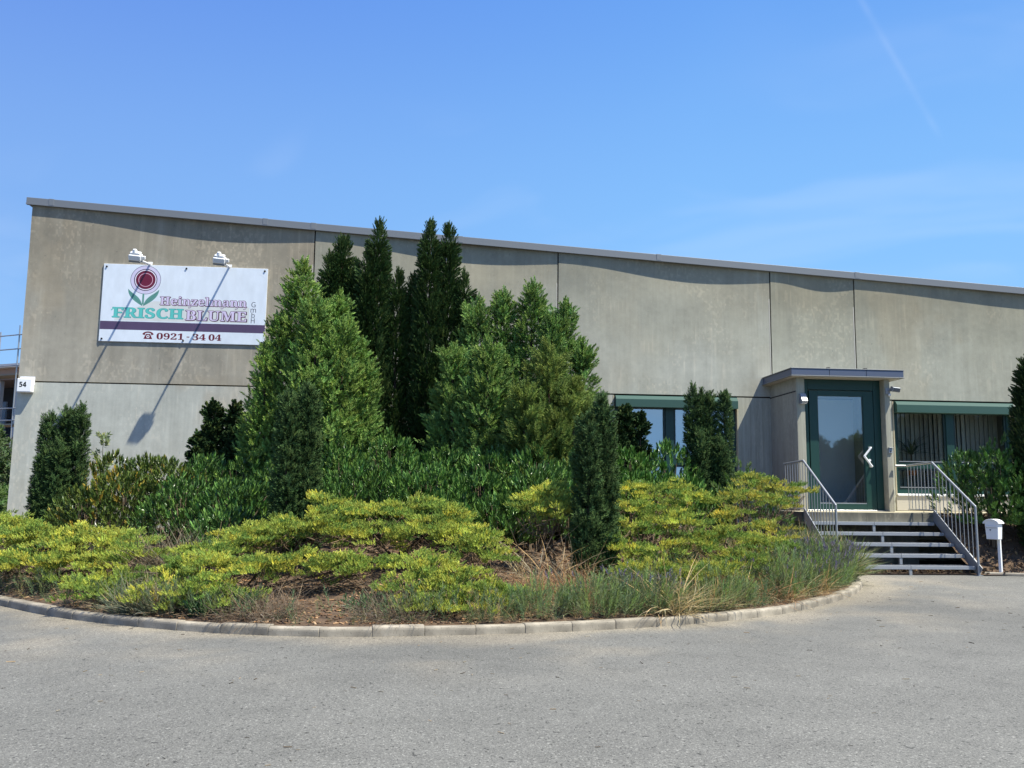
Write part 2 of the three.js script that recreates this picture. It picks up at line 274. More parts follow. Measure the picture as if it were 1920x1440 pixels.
// windows: frame, panes, shutter box and the blinds inside
function profileX(points, x0, x1, z) {                     // extrude a (forward, height) outline from x0 to x1
  const s = new THREE.Shape(); points.forEach(([f, y], i) => (i ? s.lineTo(f, y) : s.moveTo(f, y))); s.closePath();
  const g = new THREE.ExtrudeGeometry(s, { depth: x1 - x0, bevelEnabled: false }), m = new THREE.Matrix4();
  // shape x -> world +z, shape y -> world y, depth -> world x
  m.set(0, 0, 1, x0, 0, 1, 0, 0, 1, 0, 0, z, 0, 0, 0, 1); g.applyMatrix4(m);
  const idx = g.attributes.position; for (let i = 0; i < idx.count; i += 3) for (const a of Object.values(g.attributes)) for (let k = 0; k < a.itemSize; k++) { const t = a.array[(i + 1) * a.itemSize + k]; a.array[(i + 1) * a.itemSize + k] = a.array[(i + 2) * a.itemSize + k]; a.array[(i + 2) * a.itemSize + k] = t; }
  g.computeVertexNormals(); return g;
}
function room(x0, x1, y0, y1, depth, m) { return [box(x0, x1, y0, y1, ZF - depth - 0.02, ZF - depth), box(x0 - 0.02, x0, y0, y1, ZF - depth, ZF - 0.2), box(x1, x1 + 0.02, y0, y1, ZF - depth, ZF - 0.2), box(x0, x1, y0 - 0.02, y0, ZF - depth, ZF - 0.2), box(x0, x1, y1, y1 + 0.02, ZF - depth, ZF - 0.2)]; }
const roomMat = std(C(0.25, 0.24, 0.22), 0.9), blindMat = phys(C(0.5, 0.48, 0.43), 0.9, { transmission: 0.25, thickness: 0 }), blindPale = phys(C(0.55, 0.6, 0.66), 0.9, {});
function windowUnit(x0, x1, mull, glass, label) {
  const z1 = ZF - 0.09, z0 = ZF - 0.17;
  const w = part(building, 'window', [box(x0, x0 + 0.085, 1.485, 3.45, z0, z1), box(x1 - 0.085, x1, 1.485, 3.45, z0, z1), box(mull - 0.09, mull + 0.09, 1.57, 3.36, z0, z1 + 0.004), box(x0 + 0.085, x1 - 0.085, 1.485, 1.57, z0, z1 - 0.002), box(x0 + 0.085, x1 - 0.085, 3.36, 3.45, z0, z1 - 0.002), box(x0 + 0.085, mull - 0.09, 2.055, 2.155, z0, z1 - 0.004), box(mull + 0.09, x1 - 0.085, 2.055, 2.155, z0, z1 - 0.004)], M.green, label);
  for (const [a, b] of [[x0 + 0.085, mull - 0.09], [mull + 0.09, x1 - 0.085]]) {
    for (const [y0, y1] of [[1.57, 2.055], [2.155, 3.36]]) {
      part(w, 'frame', [box(a, a + 0.05, y0, y1, z0 + 0.01, z1 - 0.02), box(b - 0.05, b, y0, y1, z0 + 0.01, z1 - 0.02), box(a + 0.05, b - 0.05, y0, y0 + 0.045, z0 + 0.01, z1 - 0.022), box(a + 0.05, b - 0.05, y1 - 0.045, y1, z0 + 0.01, z1 - 0.022)], M.greenDark);
      part(w, 'pane', new THREE.PlaneGeometry(b - a - 0.1, y1 - y0 - 0.09).translate((a + b) / 2, (y0 + y1) / 2, z0 + 0.035), glass);
      part(w, 'glazing_bead', box(a + 0.05, b - 0.05, y0 + 0.045, y0 + 0.063, z0 + 0.04, z1 - 0.015), M.galv);
    }
  }
  part(building, 'shutter_box', profileX([[0.001, 3.575], [0.07, 3.56], [0.125, 3.485], [0.125, 3.315], [-0.085, 3.315], [-0.085, 3.575]], x0 + 0.015, x1 - 0.01, ZF), M.shutter);
  part(w, 'sill', profileX([[-0.1, 1.482], [0.045, 1.462], [0.045, 1.43], [-0.1, 1.43]], x0, x1, ZF), M.white);
  part(w, 'reveal', box(x0 - 0.03, x0 - 0.001, 1.44, 3.57, ZF - 0.2, ZF + 0.004), apronMat); part(w, 'reveal', box(x1 + 0.001, x1 + 0.03, 1.44, 3.57, ZF - 0.2, ZF + 0.004), apronMat);
  return w;
}
const win1 = windowUnit(3.93, 6.72, 5.2, M.glass, 'green framed window left of the entrance, with pale blue blinds closed');
const win2 = windowUnit(10.4, 13.25, 11.78, M.clearGlass, 'green framed window right of the entrance, with fabric slats and a houseplant inside');
part(building, 'office_room', room(3.8, 6.9, 1.06, 3.5, 3, 0), roomMat); part(building, 'office_room', room(10.3, 13.4, 1.06, 3.5, 3, 0), roomMat);
{
  const r = rng(31);
  for (let i = 0; i < 24; i++) { const x = 3.99 + i * 0.114, g = new THREE.PlaneGeometry(0.128, 1.98, 1, 1).rotateY(0.1 + r() * 0.05).translate(x, 2.5, ZF - 0.27); part(win1, 'blind_slat', g, blindPale); }
  for (let i = 0; i < 25; i++) { const x = 10.46 + i * 0.114, k = 0.8 + 0.3 * r(); const g = new THREE.PlaneGeometry(0.124, 1.95, 2, 1).rotateY(0.28 + (r() - 0.5) * 0.35).translate(x, 2.5, ZF - 0.55); part(win2, 'blind_slat', g, [blindMat, blindMat2()[0], blindMat2()[1]][(r() * 3) | 0]); }
}
function blindMat2() { return blindMat2.m ??= [phys(C(0.42, 0.4, 0.36), 0.9, { transmission: 0.25, thickness: 0 }), phys(C(0.58, 0.56, 0.5), 0.9, { transmission: 0.25, thickness: 0 })]; }
// below the right window: cream boards
for (let i = 0; i < 9; i++) part(building, 'cladding_board', box(10.37 + i * 0.325, 10.37 + i * 0.325 + 0.321, 1.1, 1.428, ZF + 0.001, ZF + 0.016, 0.004), M.cream);

// entrance: concrete porch, flat metal roof, green framed glass door
{
  const zf = -17.35, zd = -17.535;
  part(building, 'porch_wall', [box(7.5, 7.68, 1.09, 3.865, ZF, zf, 0.008)], porchMat);
  part(building, 'porch_wall', [box(9.425, 9.545, 1.09, 3.865, ZF, zf, 0.008)], porchMat);
  part(building, 'wall_groove', box(7.494, 7.5, 3.565, 3.59, ZF, zf - 0.03), M.rubber);
  part(building, 'porch_ceiling', box(7.681, 9.424, 3.8, 3.866, ZF, zd - 0.1), M.cream);
  const roof = part(building, 'porch_roof', [box(7.34, 9.74, 3.885, 4.03, ZF + 0.002, -17.17, 0.006)], M.fascia);
  for (const [a, b] of [[7.325, 8.135], [8.145, 8.935], [8.945, 9.755]]) part(roof, 'fascia_panel', [box(a, b, 3.895, 4.025, -17.172, -17.15, 0.003)], M.fascia);
  part(roof, 'drip_edge', [box(7.31, 9.77, 3.87, 3.888, ZF + 0.004, -17.135, 0.004)], M.coping);
  part(roof, 'roof_edge', [box(7.315, 9.765, 4.028, 4.045, ZF + 0.004, -17.14, 0.004)], M.coping);
  part(roof, 'roof_clip', [box(8.1, 8.17, 4.044, 4.068, -17.22, -17.16, 0.006)], M.rubber); part(roof, 'roof_clip', [box(8.9, 8.97, 4.044, 4.068, -17.22, -17.16, 0.006)], M.rubber);
  part(roof, 'soffit', [box(7.345, 9.735, 3.866, 3.8715, ZF + 0.006, -17.16)], M.cream);
  // fixed outer frame, leaf, glass
  part(building, 'door_frame', [box(7.68, 7.83, 1.1, 3.86, zd - 0.08, zd, 0.006), box(9.27, 9.425, 1.1, 3.86, zd - 0.08, zd, 0.006), box(7.83, 9.27, 3.64, 3.86, zd - 0.08, zd - 0.001, 0.006)], M.green);
  const door = part(building, 'door', [box(7.845, 8.03, 1.125, 3.625, zd - 0.07, zd + 0.012, 0.008), box(9.035, 9.255, 1.125, 3.625, zd - 0.07, zd + 0.012, 0.008), box(8.03, 9.035, 3.51, 3.625, zd - 0.07, zd + 0.011), box(8.03, 9.035, 1.125, 1.245, zd - 0.07, zd + 0.011)], M.green, 'green framed door with one tall tinted glass pane and a bent white pull handle');
  part(door, 'pane', new THREE.PlaneGeometry(1.005, 2.265).translate(8.5325, 3.51 - 1.1325, zd - 0.03), M.doorGlass);
  part(door, 'glazing_bead', [box(8.03, 9.035, 1.245, 1.266, zd - 0.02, zd + 0.004)], M.steel); part(door, 'glazing_bead', [box(8.03, 8.042, 1.266, 3.5, zd - 0.02, zd + 0.003)], M.greenDark);
  const hz = zd + 0.085, h = (pts, r) => pipe(pts, r, 10);
  part(door, 'handle', [h([V(9.13, 2.42, zd + 0.01), V(9.13, 2.42, hz), V(8.98, 2.24, hz), V(9.14, 2.03, hz), V(9.14, 2.03, zd + 0.01)], 0.022)], M.white);
  part(door, 'lock', [new THREE.CylinderGeometry(0.028, 0.028, 0.03, 14).rotateX(Math.PI / 2).translate(9.12, 2.16, zd + 0.026)], M.white);
  part(building, 'door_sill', [box(7.69, 9.43, 1.092, 1.118, zd - 0.1, zd + 0.06, 0.004)], M.steel);
  part(building, 'lobby', [box(7.68, 9.43, 1.06, 1.09, ZF, zd - 0.1)], M.lobby);
}
// landing slab before the door and the concrete strip along the wall
{
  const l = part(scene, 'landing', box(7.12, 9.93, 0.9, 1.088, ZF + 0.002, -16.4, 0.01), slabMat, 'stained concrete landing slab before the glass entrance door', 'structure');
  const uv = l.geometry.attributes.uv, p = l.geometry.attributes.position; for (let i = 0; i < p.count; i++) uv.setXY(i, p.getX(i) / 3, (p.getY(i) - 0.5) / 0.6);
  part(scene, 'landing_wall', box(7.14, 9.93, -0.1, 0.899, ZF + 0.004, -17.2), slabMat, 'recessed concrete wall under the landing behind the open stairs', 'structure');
  part(scene, 'landing_top', box(7.13, 9.92, 1.0885, 1.0925, ZF + 0.002, -16.41), apronMat, 'cream coloured top of the landing before the entrance door', 'structure');
  part(scene, 'wall_apron', box(9.935, 17, 0.5, 1.09, ZF + 0.02, -17.75, 0.01), apronMat, 'cream concrete strip along the wall under the right window', 'structure');
}

// ---------------------------------------------------------------- things on the wall
{
  const W = 2048, H = 1004, cv = document.createElement('canvas'); cv.width = W; cv.height = H; const c = cv.getContext('2d');
  c.fillStyle = '#e4e8ee'; c.fillRect(0, 0, W, H);
  c.fillStyle = 'rgba(190,165,120,0.20)'; c.beginPath(); c.moveTo(640, 470); c.lineTo(1840, 520); c.lineTo(1840, 730); c.lineTo(170, 735); c.lineTo(190, 580); c.lineTo(430, 560); c.closePath(); c.filter = 'none'; c.fill();
  const disc = (r, f, s, w) => { c.beginPath(); c.arc(525, 195, r, 0, 7); if (f) { c.fillStyle = f; c.fill(); } if (s) { c.strokeStyle = s; c.lineWidth = w; c.stroke(); } };
  disc(186, '#d9cfe6', '#4b4560', 5); disc(144, '#2a1230'); disc(134, '#f3e6f0'); disc(119, '#6e1230', '#3c0a22', 5); disc(86, null, '#e9b9c9', 7);
  c.fillStyle = '#5f9488'; c.fillRect(497, 375, 22, 145);
  for (const s of [-1, 1]) { c.beginPath(); c.moveTo(508 + s * 4, 535); c.bezierCurveTo(508 + s * 40, 400, 508 + s * 120, 400, 508 + s * 192, 318); c.bezierCurveTo(508 + s * 190, 420, 508 + s * 110, 480, 508 + s * 4, 540); c.fill(); c.strokeStyle = '#3e6f66'; c.lineWidth = 3; c.beginPath(); c.moveTo(508 + s * 6, 530); c.quadraticCurveTo(508 + s * 100, 450, 508 + s * 186, 330); c.stroke(); }
  const put = (t, x, y, w, size, font, fill, stroke, sw, dx = 0) => {
    c.font = `bold ${size}px ${font}`; const m = c.measureText(t).width; c.save(); c.translate(x, y); c.scale(w / m, 1); c.lineJoin = 'round';
    if (dx) { c.fillStyle = c.strokeStyle = stroke; c.lineWidth = sw; c.fillText(t, dx, dx); c.strokeText(t, dx, dx); }
    if (sw) { c.strokeStyle = stroke; c.lineWidth = sw; c.strokeText(t, 0, 0); } c.fillStyle = fill; c.fillText(t, 0, 0); c.restore();
  };
  put('Heinzelmann', 715, 515, 1090, 150, 'serif', '#dccbe4', '#4a2036', 9, 5);
  // the tails that the letters n, h and m carry in this display face
  c.strokeStyle = '#4a2036'; c.lineWidth = 12; c.lineCap = 'round'; for (const x of [1105, 1510, 1690, 1795]) { c.beginPath(); c.moveTo(x, 505); c.quadraticCurveTo(x + 8, 545, x - 26, 545); c.stroke(); } c.strokeStyle = '#dccbe4'; c.lineWidth = 6; for (const x of [1105, 1510, 1690, 1795]) { c.beginPath(); c.moveTo(x, 500); c.quadraticCurveTo(x + 8, 543, x - 24, 543); c.stroke(); }
  put('FRISCH', 135, 692, 885, 178, 'serif', '#5fc4ba', '#4c9d98', 7, 4); put('BLUME', 1040, 705, 775, 178, 'serif', '#dccbe4', '#4a2036', 10, 6);
  c.strokeStyle = '#5fc4ba'; c.lineWidth = 13; c.beginPath(); c.moveTo(128, 600); c.quadraticCurveTo(160, 560, 215, 572); c.stroke();
  c.fillStyle = '#4a4a55'; 'GmbH'.split('').forEach((t, i) => { c.font = '94px sans-serif'; const m = c.measureText(t).width; c.fillText(t, 1890 - m / 2, 512 + i * 71); });
  c.fillStyle = '#574460'; c.fillRect(0, 745, W, 108);
  const g = c.createImageData ? null : null;
  put('0921', 700, 965, 345, 112, 'serif', '#6b1020', '#4a0a18', 2); put('-', 1072, 958, 42, 112, 'serif', '#6b1020', '#4a0a18', 0); put('34', 1145, 965, 170, 112, 'serif', '#6b1020', '#4a0a18', 2); put('04', 1345, 965, 165, 112, 'serif', '#6b1020', '#4a0a18', 2);
  c.fillStyle = '#6b1020'; c.beginPath(); c.moveTo(528, 905); c.bezierCurveTo(545, 855, 650, 855, 668, 905); c.lineTo(640, 918); c.lineTo(632, 892); c.bezierCurveTo(610, 882, 586, 882, 564, 892); c.lineTo(556, 918); c.closePath(); c.fill();
  c.beginPath(); c.moveTo(572, 900); c.lineTo(624, 900); c.lineTo(652, 965); c.lineTo(544, 965); c.closePath(); c.fill(); c.fillStyle = '#e4e8ee'; c.beginPath(); c.arc(598, 933, 20, 0, 7); c.fill(); c.fillStyle = '#6b1020'; c.beginPath(); c.arc(598, 933, 9, 0, 7); c.fill();
  // weathering: grain and faint drips in the print
  const im = c.getImageData(0, 0, W, H), r = rng(9); for (let y = 0; y < H; y++) for (let x = 0; x < W; x++) { const i = (y * W + x) * 4, k = 0.95 + 0.07 * fbm(x / 60, y / 140, 3) + 0.03 * (r() - 0.5); im.data[i] *= k * 0.965; im.data[i + 1] *= k * 0.985; im.data[i + 2] *= Math.min(1.02, k); } c.putImageData(im, 0, 0);
  const t = new THREE.CanvasTexture(cv); t.colorSpace = THREE.SRGBColorSpace; t.magFilter = THREE.LinearFilter;
  const sign = thing('company_sign', 'large white company signboard with red flower and lettering under two floodlights', 'sign', [-5.447, 5.335, ZF + 0.018]);
  part(sign, 'board', new RoundedBoxGeometry(3.45, 1.69, 0.02, 2, 0.004), M.white);
  part(sign, 'printed_face', new THREE.PlaneGeometry(3.436, 1.676).translate(0, 0, 0.0115), std(0xffffff, 0.42, { map: t }));
  for (const [x, y] of [[-1.66, 0.78], [0.0, 0.79], [1.66, 0.79], [-1.66, -0.79], [0.02, -0.79], [1.66, -0.79]]) part(sign, 'screw', [new THREE.CylinderGeometry(0.02, 0.02, 0.02, 8).rotateX(Math.PI / 2).translate(x, y, 0.018)], M.dark);
  for (const y of [0.6, -0.6]) part(sign, 'mounting_rail', box(-1.6, 1.6, y - 0.03, y + 0.03, -0.017, -0.0105), M.galv);
}
function floodlight(x, label) {
  const l = thing('floodlight', label, 'floodlight', [x, 6.22, ZF], 'floodlights over the company sign');
  const dx = 0.1, A = V(0, -0.02, 0.0), B = V(dx, -0.19, 1.0);
  part(l, 'arm', [rod(A, B, 0.022, 0.022, 8)], M.white); part(l, 'wall_plate', [box(-0.05, 0.05, -0.03, 0.03, 0.002, 0.02, 0.004)], M.white);
  const place = (g) => g.rotateX(0.5).rotateZ(-0.08).translate(B.x - 0.06, B.y + 0.045, B.z + 0.02);
  const body = part(l, 'housing', [place(new RoundedBoxGeometry(0.24, 0.125, 0.17, 3, 0.024)), place(new RoundedBoxGeometry(0.2, 0.05, 0.13, 3, 0.02).translate(0, 0.085, -0.01))], M.white);
  part(body, 'lens', [place(new RoundedBoxGeometry(0.235, 0.03, 0.155, 2, 0.008).translate(0, -0.078, 0))], std(C(0.2, 0.22, 0.24), 0.15));
  part(body, 'cap', [place(new THREE.CylinderGeometry(0.035, 0.055, 0.06, 12).translate(-0.01, 0.135, 0))], M.white);
  part(l, 'bracket', [place(box(0.125, 0.185, -0.03, 0.035, -0.05, 0.02, 0.008)), place(box(0.118, 0.132, -0.06, 0.05, -0.02, 0.02, 0.003))], M.white);
  return l;
}
floodlight(-6.22, 'white floodlight on an arm above the flower on the company sign');
floodlight(-4.55, 'white floodlight on an arm above the blank right half of the company sign');
{
  const cv = document.createElement('canvas'); cv.width = 512; cv.height = 512; const c = cv.getContext('2d'); c.fillStyle = '#eceef0'; c.fillRect(0, 0, 512, 512); c.fillStyle = '#101214'; c.font = 'bold 300px sans-serif'; c.save(); c.scale(0.82, 1); c.lineWidth = 14; c.strokeStyle = '#101214'; for (const [t, x] of [['5', 75], ['4', 255]]) { c.strokeText(t, x, 330); c.fillText(t, x, 330); } c.restore();
  const t = new THREE.CanvasTexture(cv); t.colorSpace = THREE.SRGBColorSpace; t.magFilter = THREE.LinearFilter;
  const b = thing('house_number_light', 'white box shaped house number lamp with black digits at the wall corner', 'house number', [-8.545, 3.5, ZF + 0.0125]);
  part(b, 'case', new RoundedBoxGeometry(0.3, 0.29, 0.14, 3, 0.02).translate(0, 0, 0.071), M.white); part(b, 'number_face', new THREE.PlaneGeometry(0.26, 0.25).translate(0, 0, 0.1418), std(0xffffff, 0.4, { map: t }));
  part(b, 'back_plate', box(-0.15, 0.15, 0.02, 0.2, 0, 0.004), M.white);
}
{
  const a = thing('wall_lamp', 'small silver wedge shaped lamp on the left porch pillar', 'lamp', [7.62, 3.42, -17.35]);
  const s = new THREE.Shape(); s.moveTo(0, 0.1); s.lineTo(0.03, 0.1); s.lineTo(0.13, -0.06); s.lineTo(0.11, -0.1); s.lineTo(0, -0.1); s.closePath();
  part(a, 'housing', new THREE.ExtrudeGeometry(s, { depth: 0.12, bevelEnabled: true, bevelSize: 0.004, bevelThickness: 0.004, bevelSegments: 1 }).rotateY(-Math.PI / 2).translate(0.065, 0, 0.004), M.zinc);
  part(a, 'diffuser', box(-0.05, 0.06, -0.115, -0.098, 0.01, 0.1, 0.004), M.white);
  const f = thing('porch_floodlight', 'small grey floodlight with sensor under the right end of the porch roof', 'floodlight', [9.49, 3.62, -17.35]);
  part(f, 'housing', [new RoundedBoxGeometry(0.17, 0.1, 0.12, 2, 0.012).rotateX(0.3).rotateZ(-0.1).translate(0.1, 0.02, 0.14)], M.zinc); part(f, 'lens', [new THREE.BoxGeometry(0.14, 0.07, 0.01).rotateX(0.3).rotateZ(-0.1).translate(0.1, 0.0, 0.204)], std(C(0.12, 0.13, 0.14), 0.15));
  part(f, 'bracket', [rod(V(0, 0, 0.002), V(0.05, 0, 0.1), 0.018), box(-0.05, 0.05, -0.07, 0.06, 0.001, 0.03, 0.006)], M.zinc); part(f, 'sensor', [new THREE.SphereGeometry(0.032, 12, 8).translate(0.02, -0.09, 0.05)], M.white);
  const d = thing('intercom', 'small grey doorbell panel on the right porch pillar', 'intercom', [9.49, 2.36, -17.35]);
  part(d, 'cover', box(-0.035, 0.045, -0.055, 0.055, 0.001, 0.025, 0.005), M.zinc); part(d, 'hood', box(-0.04, 0.06, 0.056, 0.066, 0.001, 0.05, 0.002), M.galv); part(d, 'button', new THREE.CylinderGeometry(0.012, 0.012, 0.01, 10).rotateX(Math.PI / 2).translate(0.005, -0.015, 0.028), M.dark);
}
// houseplant behind the right window
{
  const p = thing('houseplant', 'spiky potted houseplant on the inner sill of the right window', 'houseplant', [10.98, 2.0, ZF - 0.36]); const r = rng(3), leaf = [];
  for (let i = 0; i < 34; i++) { const a = i * 2.4, up = 0.15 + 0.85 * r(), L = 0.42 + 0.2 * r(), m = V(Math.cos(a) * (1 - up * 0.5), up, Math.sin(a) * 0.35), m2 = m.clone().multiplyScalar(L), e = V(m.x * L * 1.9, m.y * L * 1.2 - 0.12 * (1 - up), m.z * L * 1.6); leaf.push(bar(V(0, 0.38, 0), m2.clone().multiplyScalar(0.6).add(V(0, 0.38, 0)), 0.022, 0.004), bar(m2.clone().multiplyScalar(0.6).add(V(0, 0.38, 0)), e.multiplyScalar(0.75).add(V(0, 0.38, 0)), 0.013, 0.003)); }
  part(p, 'leaves', leaf, std(C(0.02, 0.045, 0.02), 0.5)); part(p, 'stem', [rod(V(0, 0.1, 0), V(0, 0.42, 0), 0.02)], M.bark); part(p, 'pot', [new THREE.CylinderGeometry(0.11, 0.08, 0.2, 16)], std(C(0.25, 0.09, 0.05), 0.8));
}

// ---------------------------------------------------------------- metal stairs, railings, letter box
const stepZ = (i) => -15.1 - i * 0.3125, stepY = (i) => 0.166 + i * 0.1855;
{
  const s = thing('metal_stairs', 'open galvanised metal stairs of five treads up to the entrance', 'stairs', [8.5, 0, -15.1]);
  for (let i = 0; i < 5; i++) for (const [a, b] of [[-1.31, 0.055], [0.062, 1.29]]) {
    const z = stepZ(i) + 15.1, y = stepY(i), g = [box(a, b, y - 0.062, y, z - 0.006, z, 0.002), box(a, b, y - 0.045, y - 0.002, z - 0.3, z - 0.294), box(a, a + 0.005, y - 0.045, y - 0.002, z - 0.294, z - 0.006), box(b - 0.005, b, y - 0.045, y - 0.002, z - 0.294, z - 0.006), box(a, b, y - 0.012, y - 0.0005, z - 0.034, z - 0.006)];
    for (let k = 1; k < 9; k++) g.push(box(a + 0.005, b - 0.005, y - 0.034, y - 0.004, z - 0.034 - k * 0.029, z - 0.029 - k * 0.029));
    for (let k = 1; k < 34; k++) { const x = lerp(a, b, k / 34); g.push(box(x - 0.002, x + 0.002, y - 0.026, y - 0.003, z - 0.293, z - 0.034)); }
    part(s, 'tread', g, M.zinc);
  }
  for (let i = 0; i < 5; i++) { const z = stepZ(i) + 15.1, y = stepY(i), y0 = i ? stepY(i - 1) : 0.0; part(s, 'support', [box(0.03, 0.085, y0 - 0.004, y - 0.062, z - 0.05, z - 0.01, 0.003)], M.galv); }
  for (const x of [-1.335, 1.31]) part(s, 'stringer', [bar(V(x, 0.06, 0.1), V(x, 1.06, -1.33), 0.012, 0.2)], M.galv);
}
function railing(x, label, far) {
  const r = thing('railing', label, 'railing', [x, 0, -15.1]), top = V(0, 2.08, -1.25), low = V(0, 1.235, 0.06), back = V(0, 2.045, far);
  part(r, 'handrail', pipe([...(x > 9 ? [V(-0.24, 2.045, far)] : []), back, top, low, V(0, 0.0, 0.06)], 0.022, 10), M.galv);
  part(r, 'bottom_rail', pipe([V(0, 1.145, far + 0.02), V(0, 1.145, -1.25), V(0, 0.2, 0.05)], 0.013, 6), M.galv);
  const bal = (z) => { const f = clamp((z + 1.25) / 1.31), up = z < -1.25 ? 2.055 : lerp(2.08, 1.235, f), dn = z < -1.25 ? 1.145 : lerp(1.145, 0.2, f); part(r, 'baluster', rod(V(0, dn, z), V(0, up, z), 0.0075, 0.0075, 6), M.galv); };
  for (let z = -0.07; z > far + 0.05; z -= 0.122) bal(z);
  part(r, 'base_plate', box(-0.05, 0.05, 0.002, 0.012, 0.01, 0.11), M.galv);
}
railing(7.165, 'galvanised metal railing on the left side of the stairs beside the lavender', -2.2);
railing(9.8, 'galvanised metal railing on the right side of the stairs beside the letter box', -2.2);
{
  const m = thing('letter_box', 'white letter box with rounded lid on a post right of the stairs', 'letter box', [10.21, 0.03, -15.16]); m.rotation.y = -1.08;
  part(m, 'body', (() => { const g = new RoundedBoxGeometry(0.225, 0.29, 0.15, 2, 0.008), p = g.attributes.position; for (let i = 0; i < p.count; i++) { const k = 1 + 0.14 * (p.getY(i) / 0.29); p.setX(i, p.getX(i) * k); p.setZ(i, p.getZ(i) * k); } g.computeVertexNormals(); return g.translate(0, 0.76, 0); })(), M.white);
  const lid = new THREE.Shape(); lid.moveTo(-0.145, 0); lid.bezierCurveTo(-0.11, 0.1, 0.11, 0.1, 0.145, 0); lid.lineTo(0.133, -0.007); lid.bezierCurveTo(0.1, 0.082, -0.1, 0.082, -0.133, -0.007); lid.closePath();
  part(m, 'lid', new THREE.ExtrudeGeometry(lid, { depth: 0.195, bevelEnabled: true, bevelSize: 0.003, bevelThickness: 0.003, bevelSegments: 1, curveSegments: 10 }).translate(0, 0.905, -0.0975), M.white);
  const ins = new THREE.Shape(); ins.moveTo(-0.118, -0.01); ins.lineTo(-0.118, 0.015); ins.bezierCurveTo(-0.09, 0.07, 0.09, 0.07, 0.118, 0.015); ins.lineTo(0.118, -0.01); ins.closePath();
  part(m, 'lid_end', new THREE.ExtrudeGeometry(ins, { depth: 0.166, bevelEnabled: false }).translate(0, 0.905, -0.083), M.white);
  part(m, 'slot_flap', box(-0.1, 0.1, 0.835, 0.862, 0.082, 0.089, 0.003), M.white); part(m, 'door_edge', box(-0.1, 0.1, 0.82, 0.824, 0.078, 0.0855), M.galv); part(m, 'lock', new THREE.CylinderGeometry(0.01, 0.01, 0.015, 10).rotateX(Math.PI / 2).translate(-0.02, 0.785, 0.083), M.rubber);
  part(m, 'post', [box(0.02, 0.07, 0, 0.625, -0.1, -0.055, 0.003)], M.white);
}

// ---------------------------------------------------------------- foliage: many small leaf-shaped faces, laid out by growth
function blade(len, wid, fold = 0.25, bend = 0, segs = 1) {     // a folded pointed leaf along +y, its upper side towards +z
  if (segs === 1) { const w = wid * 0.5, z = wid * 0.5 * fold, t = len * 0.42, g = new THREE.BufferGeometry(); g.setAttribute('position', new THREE.Float32BufferAttribute([0, 0, 0, 0, len, bend * len, -w, t, z, 0, 0, 0, w, t, z, 0, len, bend * len], 3)); g.computeVertexNormals(); return g; }
  const P = [], N = segs + 1, put = (a, b, c) => P.push(...a, ...b, ...c), mid = [], lf = [], rt = [];
  for (let i = 0; i <= N; i++) { const t = i / N, w = i === 0 ? wid * 0.12 : i === N ? 0 : wid * 0.5 * Math.sin(Math.PI * Math.pow(t, 0.8)), z = bend * t * t * len; mid.push([0, t * len, z]); lf.push([-w, t * len, z + w * fold]); rt.push([w, t * len, z + w * fold]); }
  for (let i = 0; i < N; i++) { put(mid[i], lf[i + 1], lf[i]); put(mid[i], mid[i + 1], lf[i + 1]); put(mid[i], rt[i], rt[i + 1]); put(mid[i], rt[i + 1], mid[i + 1]); }
  const keep = []; for (let i = 0; i < P.length; i += 9) { const a = V(P[i], P[i + 1], P[i + 2]), b = V(P[i + 3], P[i + 4], P[i + 5]), c = V(P[i + 6], P[i + 7], P[i + 8]); if (b.sub(a).cross(c.sub(a)).length() > 1e-9) keep.push(...P.slice(i, i + 9)); }
  const g = new THREE.BufferGeometry(); g.setAttribute('position', new THREE.Float32BufferAttribute(keep, 3)); g.computeVertexNormals(); return g;
}
const UPY = V(0, 1, 0), qa = new THREE.Quaternion(), qb = new THREE.Quaternion(), mm = new THREE.Matrix4(), sc = V(1, 1, 1);
function put(g, at, dir, roll = 0, s = 1) { qa.setFromUnitVectors(UPY, dir.clone().normalize()); qb.setFromAxisAngle(UPY, roll); return g.clone().applyMatrix4(new THREE.Matrix4().compose(at, qa.clone().multiply(qb), V(s, s, s))); }
function spray(n, { stem, len, wid, a0 = 0.9, a1 = 0.35, fold = 0.3, bend = 0, segs = 1, seed = 1, flat = 1, start = 0.1 }) {
  const r = rng(seed), L = [], b = blade(len, wid, fold, bend, segs);
  for (let i = 0; i < n; i++) { const t = start + (1 - start) * i / (n - 1), a = i * 2.4 + r(), tilt = lerp(a0, a1, t) + (r() - 0.5) * 0.35; const d = V(Math.sin(tilt) * Math.cos(a), Math.cos(tilt), Math.sin(tilt) * Math.sin(a) * flat); L.push(put(b, V(0, t * stem, 0), d, Math.PI / 2 - a + (r() - 0.5), 0.75 + 0.5 * r())); }
  const g = mergeGeometries(L); g.deleteAttribute('uv'); return g;
}
